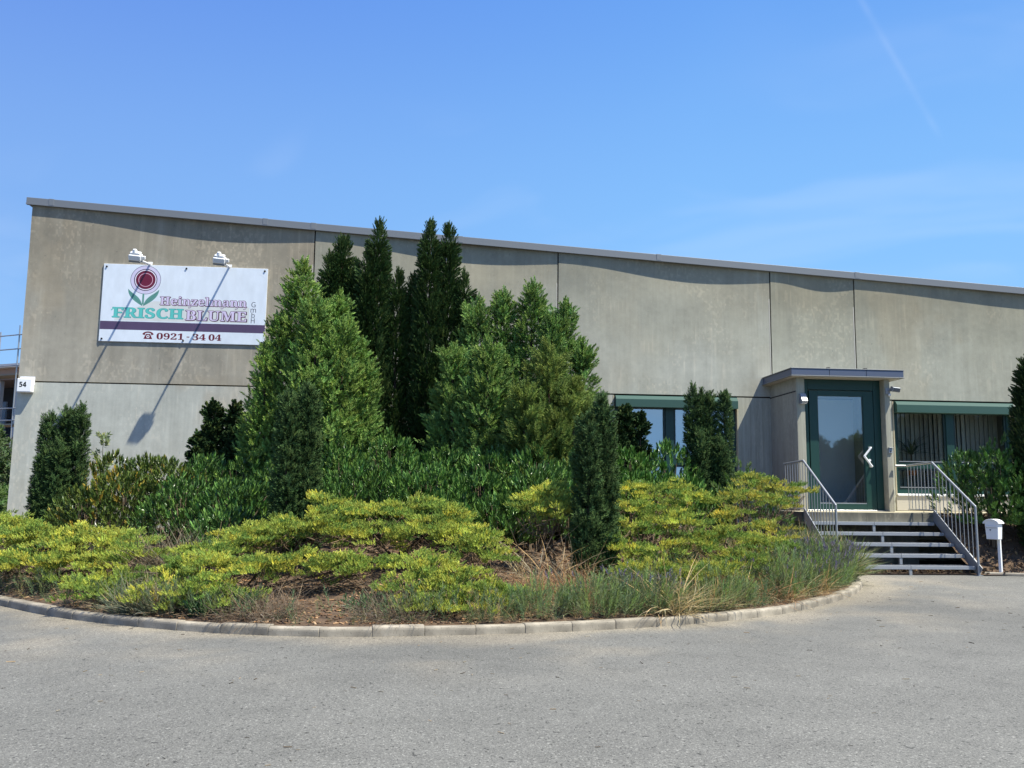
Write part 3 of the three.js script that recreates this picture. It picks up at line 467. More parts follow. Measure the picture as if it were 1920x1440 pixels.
const SPRAY = {
  juniper: spray(34, { stem: 0.12, len: 0.04, wid: 0.0105, a0: 1.0, a1: 0.35, seed: 2 }),
  cypress: spray(26, { stem: 0.14, len: 0.04, wid: 0.01, a0: 0.55, a1: 0.2, seed: 3 }),
  fine: spray(24, { stem: 0.15, len: 0.05, wid: 0.009, a0: 1.0, a1: 0.4, seed: 4 }),
  yew: spray(26, { stem: 0.085, len: 0.027, wid: 0.0065, a0: 1.15, a1: 0.5, seed: 5 }),
  golden: spray(26, { stem: 0.085, len: 0.03, wid: 0.0075, a0: 0.9, a1: 0.3, seed: 6 }),
  laurel: spray(13, { stem: 0.17, len: 0.105, wid: 0.03, a0: 0.95, a1: 0.25, seed: 7, bend: -0.15, segs: 2 }),
  broad: spray(9, { stem: 0.12, len: 0.085, wid: 0.04, a0: 1.3, a1: 0.6, seed: 8, bend: -0.2, segs: 2 }),
  hinoki: spray(22, { stem: 0.07, len: 0.035, wid: 0.02, a0: 1.2, a1: 0.5, seed: 9, flat: 0.5 }),
  small: spray(10, { stem: 0.1, len: 0.04, wid: 0.02, a0: 1.3, a1: 0.6, seed: 10 }),
  grass: spray(11, { stem: 0.01, len: 0.34, wid: 0.008, a0: 0.75, a1: 0.1, seed: 11, bend: 0.35, segs: 3, start: 0 }),
  lavender: spray(16, { stem: 0.03, len: 0.3, wid: 0.008, a0: 0.7, a1: 0.1, seed: 12, bend: 0.1, segs: 2, start: 0 }),
  herb: spray(20, { stem: 0.2, len: 0.055, wid: 0.007, a0: 0.9, a1: 0.25, seed: 15, bend: 0.15 }),
  spike: spray(14, { stem: 0.06, len: 0.014, wid: 0.01, a0: 1.0, a1: 0.5, seed: 13 }),
  straw: spray(9, { stem: 0.02, len: 0.42, wid: 0.006, a0: 1.0, a1: 0.2, seed: 14, bend: 0.6, segs: 3, start: 0 }),
};
const leafMat = (rough, tr, more = {}) => phys(0xffffff, rough, { transmission: tr, thickness: 0, ...more });
const LM = { conifer: phys(0xffffff, 0.7, { specularIntensity: 0.4 }), gloss: phys(0xffffff, 0.33, { specularIntensity: 0.9 }), broad: leafMat(1, 0.4), dry: leafMat(1, 0.25), dark: phys(0xffffff, 0.75, { specularIntensity: 0.5 }) };
class Leaves {
  constructor(geo, mat, seed = 1) { this.geo = geo; this.mat = mat; this.m = []; this.c = []; this.r = rng(seed); }
  add(at, dir, s, col, roll = this.r() * 6.283) { qa.setFromUnitVectors(UPY, dir.clone().normalize()); qb.setFromAxisAngle(UPY, roll); mm.compose(at, qa.multiply(qb), sc.set(s, s, s)); this.m.push(...mm.elements); this.c.push(col[0], col[1], col[2]); }
  build(parent, name = 'foliage', label) {
    const n = this.m.length / 16, o = new THREE.InstancedMesh(this.geo, this.mat, n); o.instanceMatrix.array.set(this.m); o.instanceColor = new THREE.InstancedBufferAttribute(new Float32Array(this.c), 3);
    o.name = parent === scene ? numbered(name) : name; o.castShadow = o.receiveShadow = true; parent.add(o); if (parent !== scene) o.userData.kind = 'stuff'; if (label) o.userData.label = label; return o;
  }
}
const vary = (r, c, a = 0.25, w = 0.12) => { const k = 1 + (r() - 0.5) * 2 * a, h = (r() - 0.5) * 2 * w; return [c[0] * k * (1 + h), c[1] * k, c[2] * k * (1 - h)]; };
const mixc = (a, b, t) => [lerp(a[0], b[0], t), lerp(a[1], b[1], t), lerp(a[2], b[2], t)];

// An upright conifer: plumes on one or more spindle-shaped leaders. cols: [x, z, top height, radius] in world metres.
function conifer(name, label, cat, group, cols, o) {
  const r = rng(o.seed), x0 = cols[0][0], z0 = cols[0][1], y0 = bedHeight(x0, z0) - 0.03, t = thing(name, label, cat, [x0, y0, z0], group), L = new Leaves(o.geo, o.mat ?? LM.conifer, o.seed + 1), limbs = [];
  for (const [cx, cz, ty, R] of cols) {
    const H = ty - bedHeight(cx, cz), ox = cx - x0, oz = cz - z0, area = 6.28 * R * H * 0.7, plumes = Math.round(area * (o.density ?? 16)), shape = o.shape ?? ((t) => Math.pow(1 - Math.pow(t, o.pow ?? 1.8), 0.75) * lerp(o.foot ?? 0.75, 1, sstep(0, 0.25, t)));
    limbs.push(branch([V(ox * 0.35, 0, oz * 0.35), V(ox * 0.8, H * 0.25, oz * 0.8), V(ox, H * 0.6, oz), V(ox, H * 0.93, oz)], 0.035 + R * 0.06, 0.008));
    for (let i = 0; i < plumes + 5; i++) {
      const apex = i >= plumes; let h = apex ? 1 : r(); if (!apex) while (r() > 0.3 + 0.7 * shape(h)) h = r();
      const a = r() * 6.283, lump = fbm(a * 1.1 + cx * 3 + 10, h * H * 1.3 + 7, 2, 7, 256), Rr = R * shape(h) * ((o.lo ?? 0.48) + (o.hi ?? 0.75) * lump), len = (o.plume ?? 0.6) * (0.7 + 0.6 * r()) * lerp(1, 0.75, h), pr = (o.fat ?? 0.13) * (0.7 + 0.6 * r()) * (apex ? 0.6 : 1), stray = r() < 0.09, lean = (o.lean ?? 0.35) * (0.5 + r()) * (apex ? 0.4 : stray ? 2.2 : 1);
      const out = V(Math.cos(a), 0, Math.sin(a)), ax = V(out.x * lean, 1, out.z * lean).normalize(), base = V(ox + out.x * Rr, apex ? H - len * (0.55 + 0.12 * (i - plumes)) : Math.min(h * H, H - len * 0.8), oz + out.z * Rr).addScaledVector(ax, -len * 0.35);
      const tint = vary(r, o.color, 0.22, 0.12), n = Math.round((o.per ?? 34) * len / (o.plume ?? 0.6));
      for (let k = 0; k < n; k++) {
        const s = Math.pow(r(), 0.85), b = r() * 6.283, rad = pr * Math.pow(1 - s, 0.6) * (0.55 + 0.45 * r()), q = V(Math.cos(b), 0, Math.sin(b));
        const p = base.clone().addScaledVector(ax, s * len).addScaledVector(q, rad); if (o.jit) p.addScaledVector(out, (r() - 0.5) * 2 * o.jit * (1 - h * 0.5)); if (p.y < 0.02) continue;
        const d = ax.clone().multiplyScalar(0.75 + 0.5 * s).addScaledVector(q, (o.spread ?? 0.8) * (1 - s * 0.6)).addScaledVector(out, 0.25); d.x += (r() - 0.5) * 0.4; d.z += (r() - 0.5) * 0.4;
        L.add(p, d, (o.size ?? 1) * (0.75 + 0.5 * r()), vary(r, o.tip && r() < 0.5 ? mixc(tint, o.tip, 0.7 * r()) : tint, 0.28, 0.1));
      }
    }
    for (let i = 0; i < plumes * (o.fill ?? 4); i++) { const h = r() * 0.92, a = r() * 6.283, Rr = R * shape(h) * 0.68 * Math.sqrt(r()); L.add(V(ox + Math.cos(a) * Rr, h * H, oz + Math.sin(a) * Rr), V(Math.cos(a), 0.6, Math.sin(a)), 1.7 * (o.size ?? 1), vary(r, o.color, 0.3)); }
  }
  part(t, 'trunk', limbs, M.bark); L.build(t, 'crown'); return t;
}
const LIGHT = [0.19, 0.3, 0.07], LTIP = [0.36, 0.5, 0.14], DARK = [0.054, 0.1, 0.029], DTIP = [0.16, 0.215, 0.06], YEW = [0.048, 0.092, 0.027], YTIP = [0.17, 0.27, 0.085], OLIVE = [0.135, 0.195, 0.042], OTIP = [0.27, 0.33, 0.08];
conifer('juniper_tree', 'large bright green bushy juniper, tallest of the light green ones, right of the signboard', 'conifer', null, [[-2.29, -14.6, 5.26, 0.62], [-2.66, -14.5, 4.25, 0.42], [-1.68, -14.5, 4.72, 0.5], [-1.3, -14.4, 3.95, 0.36], [-1.98, -14.1, 4.5, 0.62], [-2.8, -14.3, 3.7, 0.25], [-1.55, -14.1, 4.2, 0.4]], { seed: 101, geo: SPRAY.juniper, color: LIGHT, tip: LTIP, density: 17, per: 26, plume: 0.42, fat: 0.085, pow: 1.6, foot: 0.9, lo: 0.42, hi: 0.88, size: 0.9, lean: 0.3, spread: 1.25, jit: 0.12, fill: 3 });
const darkOpts = { geo: SPRAY.cypress, color: DARK, tip: DTIP, density: 34, per: 20, plume: 0.36, fat: 0.055, lean: 0.12, spread: 0.6, pow: 2.2, foot: 1.15, size: 0.85, lo: 0.5, hi: 0.75, fill: 9, jit: 0.03 };
conifer('cypress', 'dark cypress with two lower side tips, leftmost of the dark columns', 'conifer', null, [[-1.83, -16, 6.1, 0.36], [-2.01, -15.9, 5.75, 0.24], [-1.55, -15.9, 5.63, 0.2]], { ...darkOpts, seed: 111 });
conifer('cypress', 'tallest free standing dark columnar cypress with a small side tip, rising over the roof edge', 'conifer', null, [[-1.15, -15.8, 6.4, 0.27], [-1.33, -15.7, 5.8, 0.15]], { ...darkOpts, seed: 112 });
conifer('cypress', 'low thin dark cypress close to the tall free standing one', 'conifer', null, [[-0.77, -15.9, 5.49, 0.19]], { ...darkOpts, seed: 113 });
conifer('cypress', 'low thin dark cypress left of the twin tall columns', 'conifer', null, [[-0.48, -16, 5.42, 0.2]], { ...darkOpts, seed: 114 });
conifer('cypress', 'left and slightly taller one of the twin dark columnar cypresses', 'conifer', null, [[-0.18, -15.8, 6.41, 0.28]], { ...darkOpts, seed: 115 });
conifer('cypress', 'right one of the twin dark columnar cypresses', 'conifer', null, [[0.16, -15.9, 6.39, 0.29]], { ...darkOpts, seed: 116 });
conifer('cypress', 'short dark cypress tip right of the twin columns, half behind light green junipers', 'conifer', null, [[0.48, -15.8, 5.47, 0.2]], { ...darkOpts, seed: 117 });
const lightOpts = { geo: SPRAY.juniper, color: [0.165, 0.27, 0.07], tip: [0.32, 0.45, 0.13], density: 17, per: 26, plume: 0.42, fat: 0.085, pow: 1.2, lo: 0.42, hi: 0.88, size: 0.9, lean: 0.3, spread: 1.25, jit: 0.12, fill: 3 };
conifer('juniper_tree', 'broad light green juniper with spreading lower branches right of the dark cypresses', 'conifer', null, [[0.68, -14.9, 4.76, 0.46], [0.26, -14.3, 3.81, 0.46], [0.82, -13.9, 3.75, 0.55]], { ...lightOpts, seed: 121, lean: 0.5 });
conifer('juniper_tree', 'narrow light green juniper with blunt tip, left of the pointed one', 'conifer', null, [[1.15, -14.9, 4.91, 0.48]], { ...lightOpts, seed: 122 });
conifer('juniper_tree', 'pointed light green juniper standing highest in the right hand group', 'conifer', null, [[1.63, -14.8, 5.05, 0.54]], { ...lightOpts, seed: 123 });
conifer('juniper_tree', 'light green juniper at the right end of the conifer group against the bare wall', 'conifer', null, [[2.23, -14.8, 4.75, 0.48], [2.52, -14.6, 3.95, 0.36], [1.95, -14.5, 4.4, 0.4]], { ...lightOpts, seed: 124 });
conifer('false_cypress', 'olive green feathery false cypress in front of the right hand junipers', 'conifer', null, [[1.76, -13.4, 3.73, 0.6], [1.36, -13.2, 3.06, 0.42], [2.13, -13.3, 3.09, 0.38]], { seed: 131, geo: SPRAY.fine, color: OLIVE, tip: OTIP, density: 14, per: 44, plume: 0.42, fat: 0.11, lean: 0.6, pow: 1.5, size: 0.85 });
const yewOpts = { geo: SPRAY.yew, color: YEW, tip: YTIP, mat: LM.dark, density: 85, per: 22, plume: 0.26, fat: 0.05, lean: 0.3, pow: 2.6, foot: 1, size: 1.0, lo: 0.5, hi: 0.7, fill: 7, jit: 0.02 };
conifer('yew', 'tall dark columnar yew in the front of the bed beside the dry brown grass', 'yew', null, [[1.87, -10.5, 2.36, 0.125], [2.07, -10.6, 2.6, 0.13]], { ...yewOpts, seed: 141 });
conifer('yew', 'dark twin stemmed columnar yew before the large bright juniper', 'yew', null, [[-1.92, -11.5, 2.66, 0.13], [-1.7, -11.6, 2.8, 0.16]], { ...yewOpts, seed: 142 });
conifer('yew', 'dark yew of three columns at the left end of the bed below the signboard', 'yew', null, [[-5.98, -14, 2.53, 0.11], [-5.73, -14, 2.64, 0.13], [-5.49, -13.9, 2.74, 0.07], [-5.93, -13.8, 1.95, 0.13], [-5.72, -13.75, 2.1, 0.13]], { ...yewOpts, seed: 143 });
conifer('yew', 'dark yew with several slim upright fingers in front of the left window', 'yew', null, [[4.62, -14.4, 2.5, 0.11], [4.4, -14.5, 3.32, 0.07], [4.56, -14.5, 3.2, 0.06], [4.71, -14.5, 3.14, 0.06], [4.93, -14.4, 3.12, 0.065], [4.48, -14.3, 2.45, 0.11], [4.8, -14.3, 2.35, 0.11]], { ...yewOpts, seed: 144 });
conifer('cypress', 'dark green conifer cut off by the right edge of the picture', 'conifer', null, [[11.56, -15.8, 4.15, 0.42]], { ...darkOpts, color: [0.03, 0.06, 0.02], seed: 145, foot: 0.5 });

// Low clumps of shoots on dome-shaped shrubs. blobs: [x, z, top height, radius].
function shrub(name, label, cat, group, blobs, o) {
  const r = rng(o.seed), x0 = blobs[0][0], z0 = blobs[0][1], y0 = bedHeight(x0, z0) - 0.03, t = thing(name, label, cat, [x0, y0, z0], group), L = new Leaves(o.geo, o.mat, o.seed + 1), stems = [];
  for (const [cx, cz, ty, R] of blobs) {
    const gy = bedHeight(cx, cz), H = ty - gy, ox = cx - x0, oz = cz - z0, n = Math.round(R * R * 3.14 * (o.density ?? 190));
    for (let i = 0; i < 9; i++) { const a = r() * 6.283, q = R * 0.8 * r(); stems.push(branch([V(ox + Math.cos(a) * 0.08, gy - y0, oz + Math.sin(a) * 0.08), V(ox + Math.cos(a) * q * 0.6, gy - y0 + H * 0.45, oz + Math.sin(a) * q * 0.6), V(ox + Math.cos(a) * q, gy - y0 + H * 0.82, oz + Math.sin(a) * q)], 0.014, 0.005, 4)); }
    for (let i = 0; i < n; i++) {
      const a = r() * 6.283, q = Math.sqrt(r()), deep = r() < 0.3 ? 0.35 + 0.5 * r() : 1, bump = 0.72 + 0.5 * fbm(cx * 4 + Math.cos(a) * q * 2.6 + 30, cz * 4 + Math.sin(a) * q * 2.6 + 30, 3), dome = Math.sqrt(Math.max(0, 1 - q * q * 0.9));
      const y = gy - y0 + H * lerp(0.12, 1, dome) * lerp(1, bump, 0.75) * deep - 0.12, p = V(ox + Math.cos(a) * q * R * 1.1, Math.max(y, 0.02), oz + Math.sin(a) * q * R * 1.1);
      const d = V(Math.cos(a) * q * (o.out ?? 0.7) + (r() - 0.5) * 0.5, o.up ?? 1, Math.sin(a) * q * (o.out ?? 0.7) + (r() - 0.5) * 0.5 + (o.face ?? 0.12));
      const old = o.old && r() < (o.oldShare ?? 0.1); L.add(p, d, (o.size ?? 1) * (0.75 + 0.5 * r()), vary(r, old ? o.old : r() < 0.25 && o.tip ? o.tip : o.color, 0.28, 0.12));
    }
  }
  part(t, 'stems', stems, M.twig); L.build(t); return t;
}
const LAUREL = [0.075, 0.155, 0.033], LAURTIP = [0.16, 0.29, 0.065], lau = { geo: SPRAY.laurel, mat: LM.gloss, color: LAUREL, tip: LAURTIP, density: 300, size: 0.66 };
shrub('cherry_laurel', 'cherry laurel with yellowing leaves at the left end, right of the three column yew', 'laurel', null, [[-5.3, -14.6, 1.95, 0.56], [-4.57, -14.6, 2.0, 0.66], [-4.63, -13.6, 1.6, 0.66], [-5.1, -13.3, 1.35, 0.5], [-4.0, -13.9, 1.85, 0.5]], { ...lau, seed: 201, color: [0.075, 0.12, 0.026], tip: [0.14, 0.19, 0.04], old: [0.36, 0.27, 0.04], oldShare: 0.09, density: 300, out: 0.9, size: 0.62 });
shrub('cherry_laurel', 'dark glossy cherry laurel left of the twin stemmed yew', 'laurel', null, [[-3.62, -14.2, 1.91, 0.6], [-3.0, -14.2, 1.98, 0.55], [-3.6, -13, 1.52, 0.6], [-2.87, -12.8, 1.5, 0.6], [-2.74, -12, 1.15, 0.45], [-2.3, -13.3, 1.75, 0.5]], { ...lau, seed: 202, color: [0.06, 0.13, 0.03] });
shrub('cherry_laurel', 'cherry laurel right of the twin stemmed yew, in front of the large bright juniper', 'laurel', null, [[-1.46, -13.6, 2.09, 0.52], [-0.7, -13.9, 2.27, 0.66], [-1.04, -12.7, 1.72, 0.67], [-1.35, -12.3, 1.5, 0.44], [-0.5, -13.1, 1.9, 0.5]], { ...lau, seed: 203 });
shrub('cherry_laurel', 'cherry laurel in the middle of the bed below the dark twin cypresses', 'laurel', null, [[0.11, -13.6, 2.02, 0.65], [-0.12, -12.6, 1.7, 0.7], [0.64, -12.4, 1.66, 0.66], [0.2, -12.0, 1.35, 0.5]], { ...lau, seed: 204 });
shrub('cherry_laurel', 'cherry laurel left of the tall front yew, below the olive green false cypress', 'laurel', null, [[0.87, -13.2, 2.05, 0.62], [1.52, -12.9, 2.08, 0.64], [1.4, -12.1, 1.7, 0.64], [0.89, -11.6, 1.36, 0.45], [1.95, -12.6, 1.9, 0.5]], { ...lau, seed: 205 });
shrub('cherry_laurel', 'cherry laurel between the tall front yew and the yew before the window', 'laurel', null, [[2.7, -14, 2.1, 0.5], [3.22, -14.2, 2.2, 0.54], [3.89, -14.3, 2.2, 0.55], [3.34, -13.4, 1.78, 0.66], [2.8, -13.0, 1.6, 0.5], [4.1, -13.6, 1.7, 0.4]], { ...lau, seed: 206, color: [0.09, 0.19, 0.035] });
shrub('willow_leaf_shrub', 'loose light green shrub right of the yew before the left window', 'shrub', null, [[5.29, -14.6, 1.95, 0.45], [5.0, -14.0, 1.75, 0.42], [5.75, -14.9, 1.75, 0.4]], { geo: SPRAY.laurel, mat: LM.broad, seed: 207, color: [0.07, 0.14, 0.025], tip: [0.11, 0.2, 0.035], density: 130, out: 1.1, size: 0.75 });
const hin = { geo: SPRAY.hinoki, mat: LM.dark, color: [0.032, 0.066, 0.02], tip: [0.13, 0.17, 0.045], density: 32, per: 16, plume: 0.22, fat: 0.09, lean: 0.7, pow: 3, foot: 0.6, lo: 0.4, hi: 0.8, size: 1.2 };
conifer('hinoki_cypress', 'small dark twisted hinoki cypress against the wall below the signboard', 'conifer', null, [[-3.84, -16, 2.75, 0.2], [-4.0, -15.9, 2.93, 0.11], [-3.62, -15.9, 2.95, 0.13], [-4.2, -15.8, 2.35, 0.18], [-3.5, -15.8, 2.5, 0.22]], { ...hin, seed: 211 });
conifer('hinoki_cypress', 'small dark twisted hinoki cypress in front of the left window pane', 'conifer', null, [[3.5, -15.5, 2.72, 0.16], [3.42, -15.45, 2.98, 0.11], [3.72, -15.5, 2.82, 0.13], [3.3, -15.4, 2.6, 0.2]], { ...hin, seed: 212 });
shrub('broadleaf_shrub', 'bright leafy shoots beside the left window, behind the tall front yew', 'shrub', null, [[2.55, -13.6, 3.15, 0.1], [2.5, -13.6, 2.8, 0.24], [2.3, -13.5, 2.6, 0.3], [2.75, -13.7, 2.65, 0.18]], { geo: SPRAY.small, mat: LM.broad, seed: 213, color: [0.07, 0.14, 0.03], tip: [0.13, 0.22, 0.05], density: 420, size: 1.1 });
shrub('rhododendron', 'large glossy evergreen shrub with bare lower stems right of the stairs', 'shrub', null, [[10.55, -16.5, 2.28, 0.5], [10.95, -16.1, 2.42, 0.6], [11.55, -16, 2.4, 0.6], [11.3, -15.6, 2.0, 0.6], [10.7, -15.9, 1.85, 0.42]], { geo: SPRAY.laurel, mat: LM.gloss, seed: 214, color: [0.065, 0.14, 0.03], tip: [0.15, 0.28, 0.06], density: 260, out: 1.1, size: 0.75 });
// pale sapling against the wall
{
  const x = -5.5, z = -15, y = bedHeight(x, z), t = thing('sapling', 'thin pale green sapling against the wall right of the three column yew', 'sapling', [x, y, z]), L = new Leaves(SPRAY.broad, LM.broad, 5), r = rng(55), st = [];
  const H = 2.32 - y, pts = [0, 0.3, 0.6, 0.8, 1].map((k) => V(Math.sin(k * 5) * 0.05, k * H, 0)); st.push(branch(pts, 0.012, 0.003));
  for (let i = 0; i < 46; i++) { const k = 0.55 + 0.45 * r(), a = r() * 6.28, w = 0.2 * (1.15 - k); L.add(V(Math.sin(k * 5) * 0.05 + Math.cos(a) * w * r(), k * H - 0.06, Math.sin(a) * w * r()), V(Math.cos(a), 0.7, Math.sin(a)), 0.6 + 0.3 * r(), vary(r, [0.26, 0.32, 0.13], 0.2)); }
  part(t, 'stem', st, M.twig); L.build(t);
}

// Golden spreading junipers: flat tiers of yellow-tipped tufts on bare arching branches. pads: [x, z, top height, radius].
function spreader(label, pads, o) {
  const r = rng(o.seed); let bx = 0, bz = 0; for (const p of pads) { bx += p[0] / pads.length; bz += p[1] / pads.length; } bz -= 0.25;
  const y0 = bedHeight(bx, bz), t = thing('golden_juniper', label, 'juniper', [bx, y0, bz]), L = new Leaves(SPRAY.golden, LM.conifer, o.seed + 1), limbs = [], twigs = [];
  for (const [cx, cz, ty, R] of pads) {
    const c = V(cx - bx, ty - y0 - 0.09, cz - bz), gy = bedHeight(cx, cz) - y0;
    const start = V((r() - 0.5) * 0.3, 0.02, (r() - 0.5) * 0.2), m1 = start.clone().lerp(c, 0.4); m1.y = Math.max(lerp(start.y, c.y, 0.35), bedHeight(m1.x + bx, m1.z + bz) - y0 + 0.06);
    limbs.push(branch([start, m1, c.clone().setY(c.y - 0.06)], 0.02, 0.008, 5));
    for (let i = 0; i < 16; i++) { const a = r() * 6.283, q = R * (0.5 + 0.6 * r()), e = V(c.x + Math.cos(a) * q, c.y - 0.05 - 0.05 * r(), c.z + Math.sin(a) * q * 0.8), k = m1.clone().lerp(c, r()); const md = k.clone().lerp(e, 0.55); md.y -= 0.05 + 0.08 * r(); twigs.push(branch([k, md, e], 0.006, 0.003, 3)); }
    for (let i = 0; i < 22; i++) { const a = r() * 6.283, q = R * 1.1 * r(), y = Math.max(gy + 0.03, c.y - 0.12 - 0.3 * r()); twigs.push(branch([V(c.x + Math.cos(a) * q, y, c.z + Math.sin(a) * q * 0.7), V(c.x + Math.cos(a + 0.6) * q * 1.3, Math.max(gy + 0.01, y - 0.1 * r()), c.z + Math.sin(a) * q)], 0.004, 0.002, 3)); }
    const fans = Math.round(R * R * 3.14 * 98);
    for (let i = 0; i < fans; i++) {                       // fans: flat feathery side shoots that point outwards and nod at the tip
      const a = r() * 6.283, q = Math.sqrt(r()) * 1.15, out = V(Math.cos(a), 0, Math.sin(a)), low = r() < 0.16, len = 0.13 + 0.11 * r();
      const ax = V(out.x * (0.4 + q) + (r() - 0.5) * 0.9, 0.28 + 0.35 * r() - 0.25 * q, out.z * (0.4 + q) + (r() - 0.5) * 0.9 + 0.1).normalize(), side = V(-ax.z, 0, ax.x).normalize();
      const k = V(c.x + out.x * q * R, c.y + 0.08 * (1 - q * q) + (fbm(cx * 5 + out.x * q * 2 + 60, cz * 5 + out.z * q * 2 + 60, 2) - 0.5) * 0.24 + (r() - 0.5) * 0.06 - (low ? 0.05 + 0.16 * r() : 0), c.z + out.z * q * R * 0.85).addScaledVector(ax, -len * 0.5); if (k.y < gy + 0.05) k.y = gy + 0.05;
      const tint = vary(r, mixc(o.color ?? [0.55, 0.56, 0.1], [0.17, 0.27, 0.055], r() < 0.38 ? 0.9 : 0.65 * r()), 0.2, 0.1), nc = 2 + Math.round(len * 8);
      for (let m = 0; m < nc; m++) {
        const u = (m + 0.5 * r()) / nc, w0 = (r() - 0.5) * 0.12 * (1.1 - 0.6 * u), cc = k.clone().addScaledVector(ax, u * len * 1.2).addScaledVector(side, w0), cr = 0.03 + 0.022 * r(); cc.y -= 0.04 * u * u - 0.02 * r();
        for (let j = 0; j < 10; j++) { const b = r() * 6.283, w = Math.sqrt(r()), e = V(Math.cos(b) * w * cr, cr * 0.5 * (1 - w * w), Math.sin(b) * w * cr); L.add(cc.clone().add(e), V(e.x * 16, 0.7, e.z * 16).addScaledVector(ax, 0.6).add(V((r() - 0.5) * 0.6, 0, (r() - 0.5) * 0.6)), 0.36 + 0.4 * r(), vary(r, tint, 0.32, 0.12)); }
      }
    }
  }
  part(t, 'branch', limbs, M.bark); part(t, 'twigs', twigs, M.dryTwig); L.build(t);
}
spreader('golden juniper at the left end of the bed under the three column yew', [[-5.27, -11.6, 0.8, 0.36], [-4.81, -11.5, 0.81, 0.4], [-4.35, -11.4, 0.81, 0.38], [-3.86, -11.2, 0.79, 0.34], [-4.84, -11.1, 0.57, 0.38], [-4.3, -11, 0.55, 0.36], [-3.8, -10.9, 0.59, 0.34], [-5.6, -12.1, 0.95, 0.38], [-6.1, -12.6, 0.95, 0.4], [-6.5, -13.3, 0.9, 0.45], [-5.35, -11.35, 0.5, 0.3]], { seed: 301 });
spreader('low ragged golden juniper by the kerb at the far left', [[-3.45, -10.6, 0.72, 0.24], [-3.4, -10.2, 0.45, 0.26], [-3.72, -10.1, 0.38, 0.27], [-3.44, -9.85, 0.28, 0.24]], { seed: 302, color: [0.44, 0.5, 0.09] });
spreader('golden juniper tier left of the twin stemmed yew, above the lower front tier', [[-2.2, -10.8, 0.91, 0.34], [-1.76, -10.8, 0.97, 0.34], [-1.38, -10.8, 1.02, 0.34], [-2.26, -10.5, 0.78, 0.27], [-2.57, -10.3, 0.7, 0.3]], { seed: 303 });
spreader('wide golden juniper in two flat tiers over deep shade in the middle of the bed', [[-1.29, -11, 1.25, 0.33], [-0.82, -10.9, 1.19, 0.36], [-0.36, -10.9, 1.22, 0.36], [0.1, -10.8, 1.15, 0.35], [-0.72, -10.5, 0.97, 0.36], [-0.15, -10.5, 0.98, 0.37], [0.36, -10.5, 0.96, 0.31], [0.58, -10.4, 0.86, 0.26], [-1.25, -10.6, 1.0, 0.3]], { seed: 304 });
spreader('long low golden juniper tier above the bare mulch patch at the front left', [[-2.68, -9.9, 0.52, 0.31], [-2.29, -9.9, 0.63, 0.31], [-1.87, -9.8, 0.64, 0.31], [-1.47, -9.8, 0.65, 0.31], [-1.06, -9.8, 0.65, 0.28], [-0.71, -9.8, 0.62, 0.25], [-2.76, -9.6, 0.4, 0.25], [-2.35, -9.5, 0.45, 0.28], [-2.9, -9.45, 0.3, 0.22], [-2.45, -9.3, 0.34, 0.26], [-2.05, -9.25, 0.36, 0.24]], { seed: 305 });
spreader('golden juniper mound reaching down to the kerb right of the mulch patch', [[-0.13, -9.7, 0.66, 0.31], [0.22, -9.6, 0.55, 0.28], [-0.23, -9.4, 0.46, 0.31], [0.22, -9.3, 0.41, 0.3], [0.61, -9.3, 0.37, 0.28], [-0.06, -9.15, 0.31, 0.28], [0.84, -9.35, 0.34, 0.22], [0.35, -9.05, 0.26, 0.24], [0.0, -8.98, 0.24, 0.22]], { seed: 306 });
spreader('small golden juniper sprig between the tiers and the dry brown grass', [[0.44, -10.1, 0.82, 0.24], [0.65, -10, 0.73, 0.2]], { seed: 307 });
spreader('golden juniper cushion directly left of the tall front yew', [[1.42, -11, 1.41, 0.31], [1.57, -10.8, 1.28, 0.27], [1.23, -10.8, 1.24, 0.23]], { seed: 308 });
spreader('tall golden juniper of several tiers right of the tall front yew', [[2.72, -12, 1.47, 0.3], [3.2, -12.2, 1.55, 0.32], [2.8, -11.5, 1.25, 0.3], [3.44, -11.6, 1.36, 0.36], [2.5, -11, 1.02, 0.27], [3.1, -11, 1.08, 0.3], [2.33, -10.6, 0.8, 0.26], [2.76, -10.5, 0.74, 0.22]], { seed: 309 });
spreader('golden juniper beside the stairs, its flat branches pointing at the railing', [[5.1, -13.4, 1.67, 0.33], [5.55, -13.3, 1.55, 0.3], [4.62, -12.8, 1.43, 0.3], [5.05, -12.6, 1.3, 0.27], [4.15, -12, 1.13, 0.28], [4.75, -11.9, 1.0, 0.24]], { seed: 310, color: [0.56, 0.52, 0.11] });
spreader('straggly golden juniper grown through with weeds at the front right of the bed', [[2.48, -10, 0.56, 0.33], [2.95, -10, 0.5, 0.3], [3.37, -10.3, 0.54, 0.32], [3.33, -11, 0.82, 0.32], [3.82, -11.2, 0.88, 0.34], [4.51, -11.5, 0.8, 0.35], [3.88, -10.8, 0.63, 0.33]], { seed: 311, color: [0.48, 0.48, 0.09] });

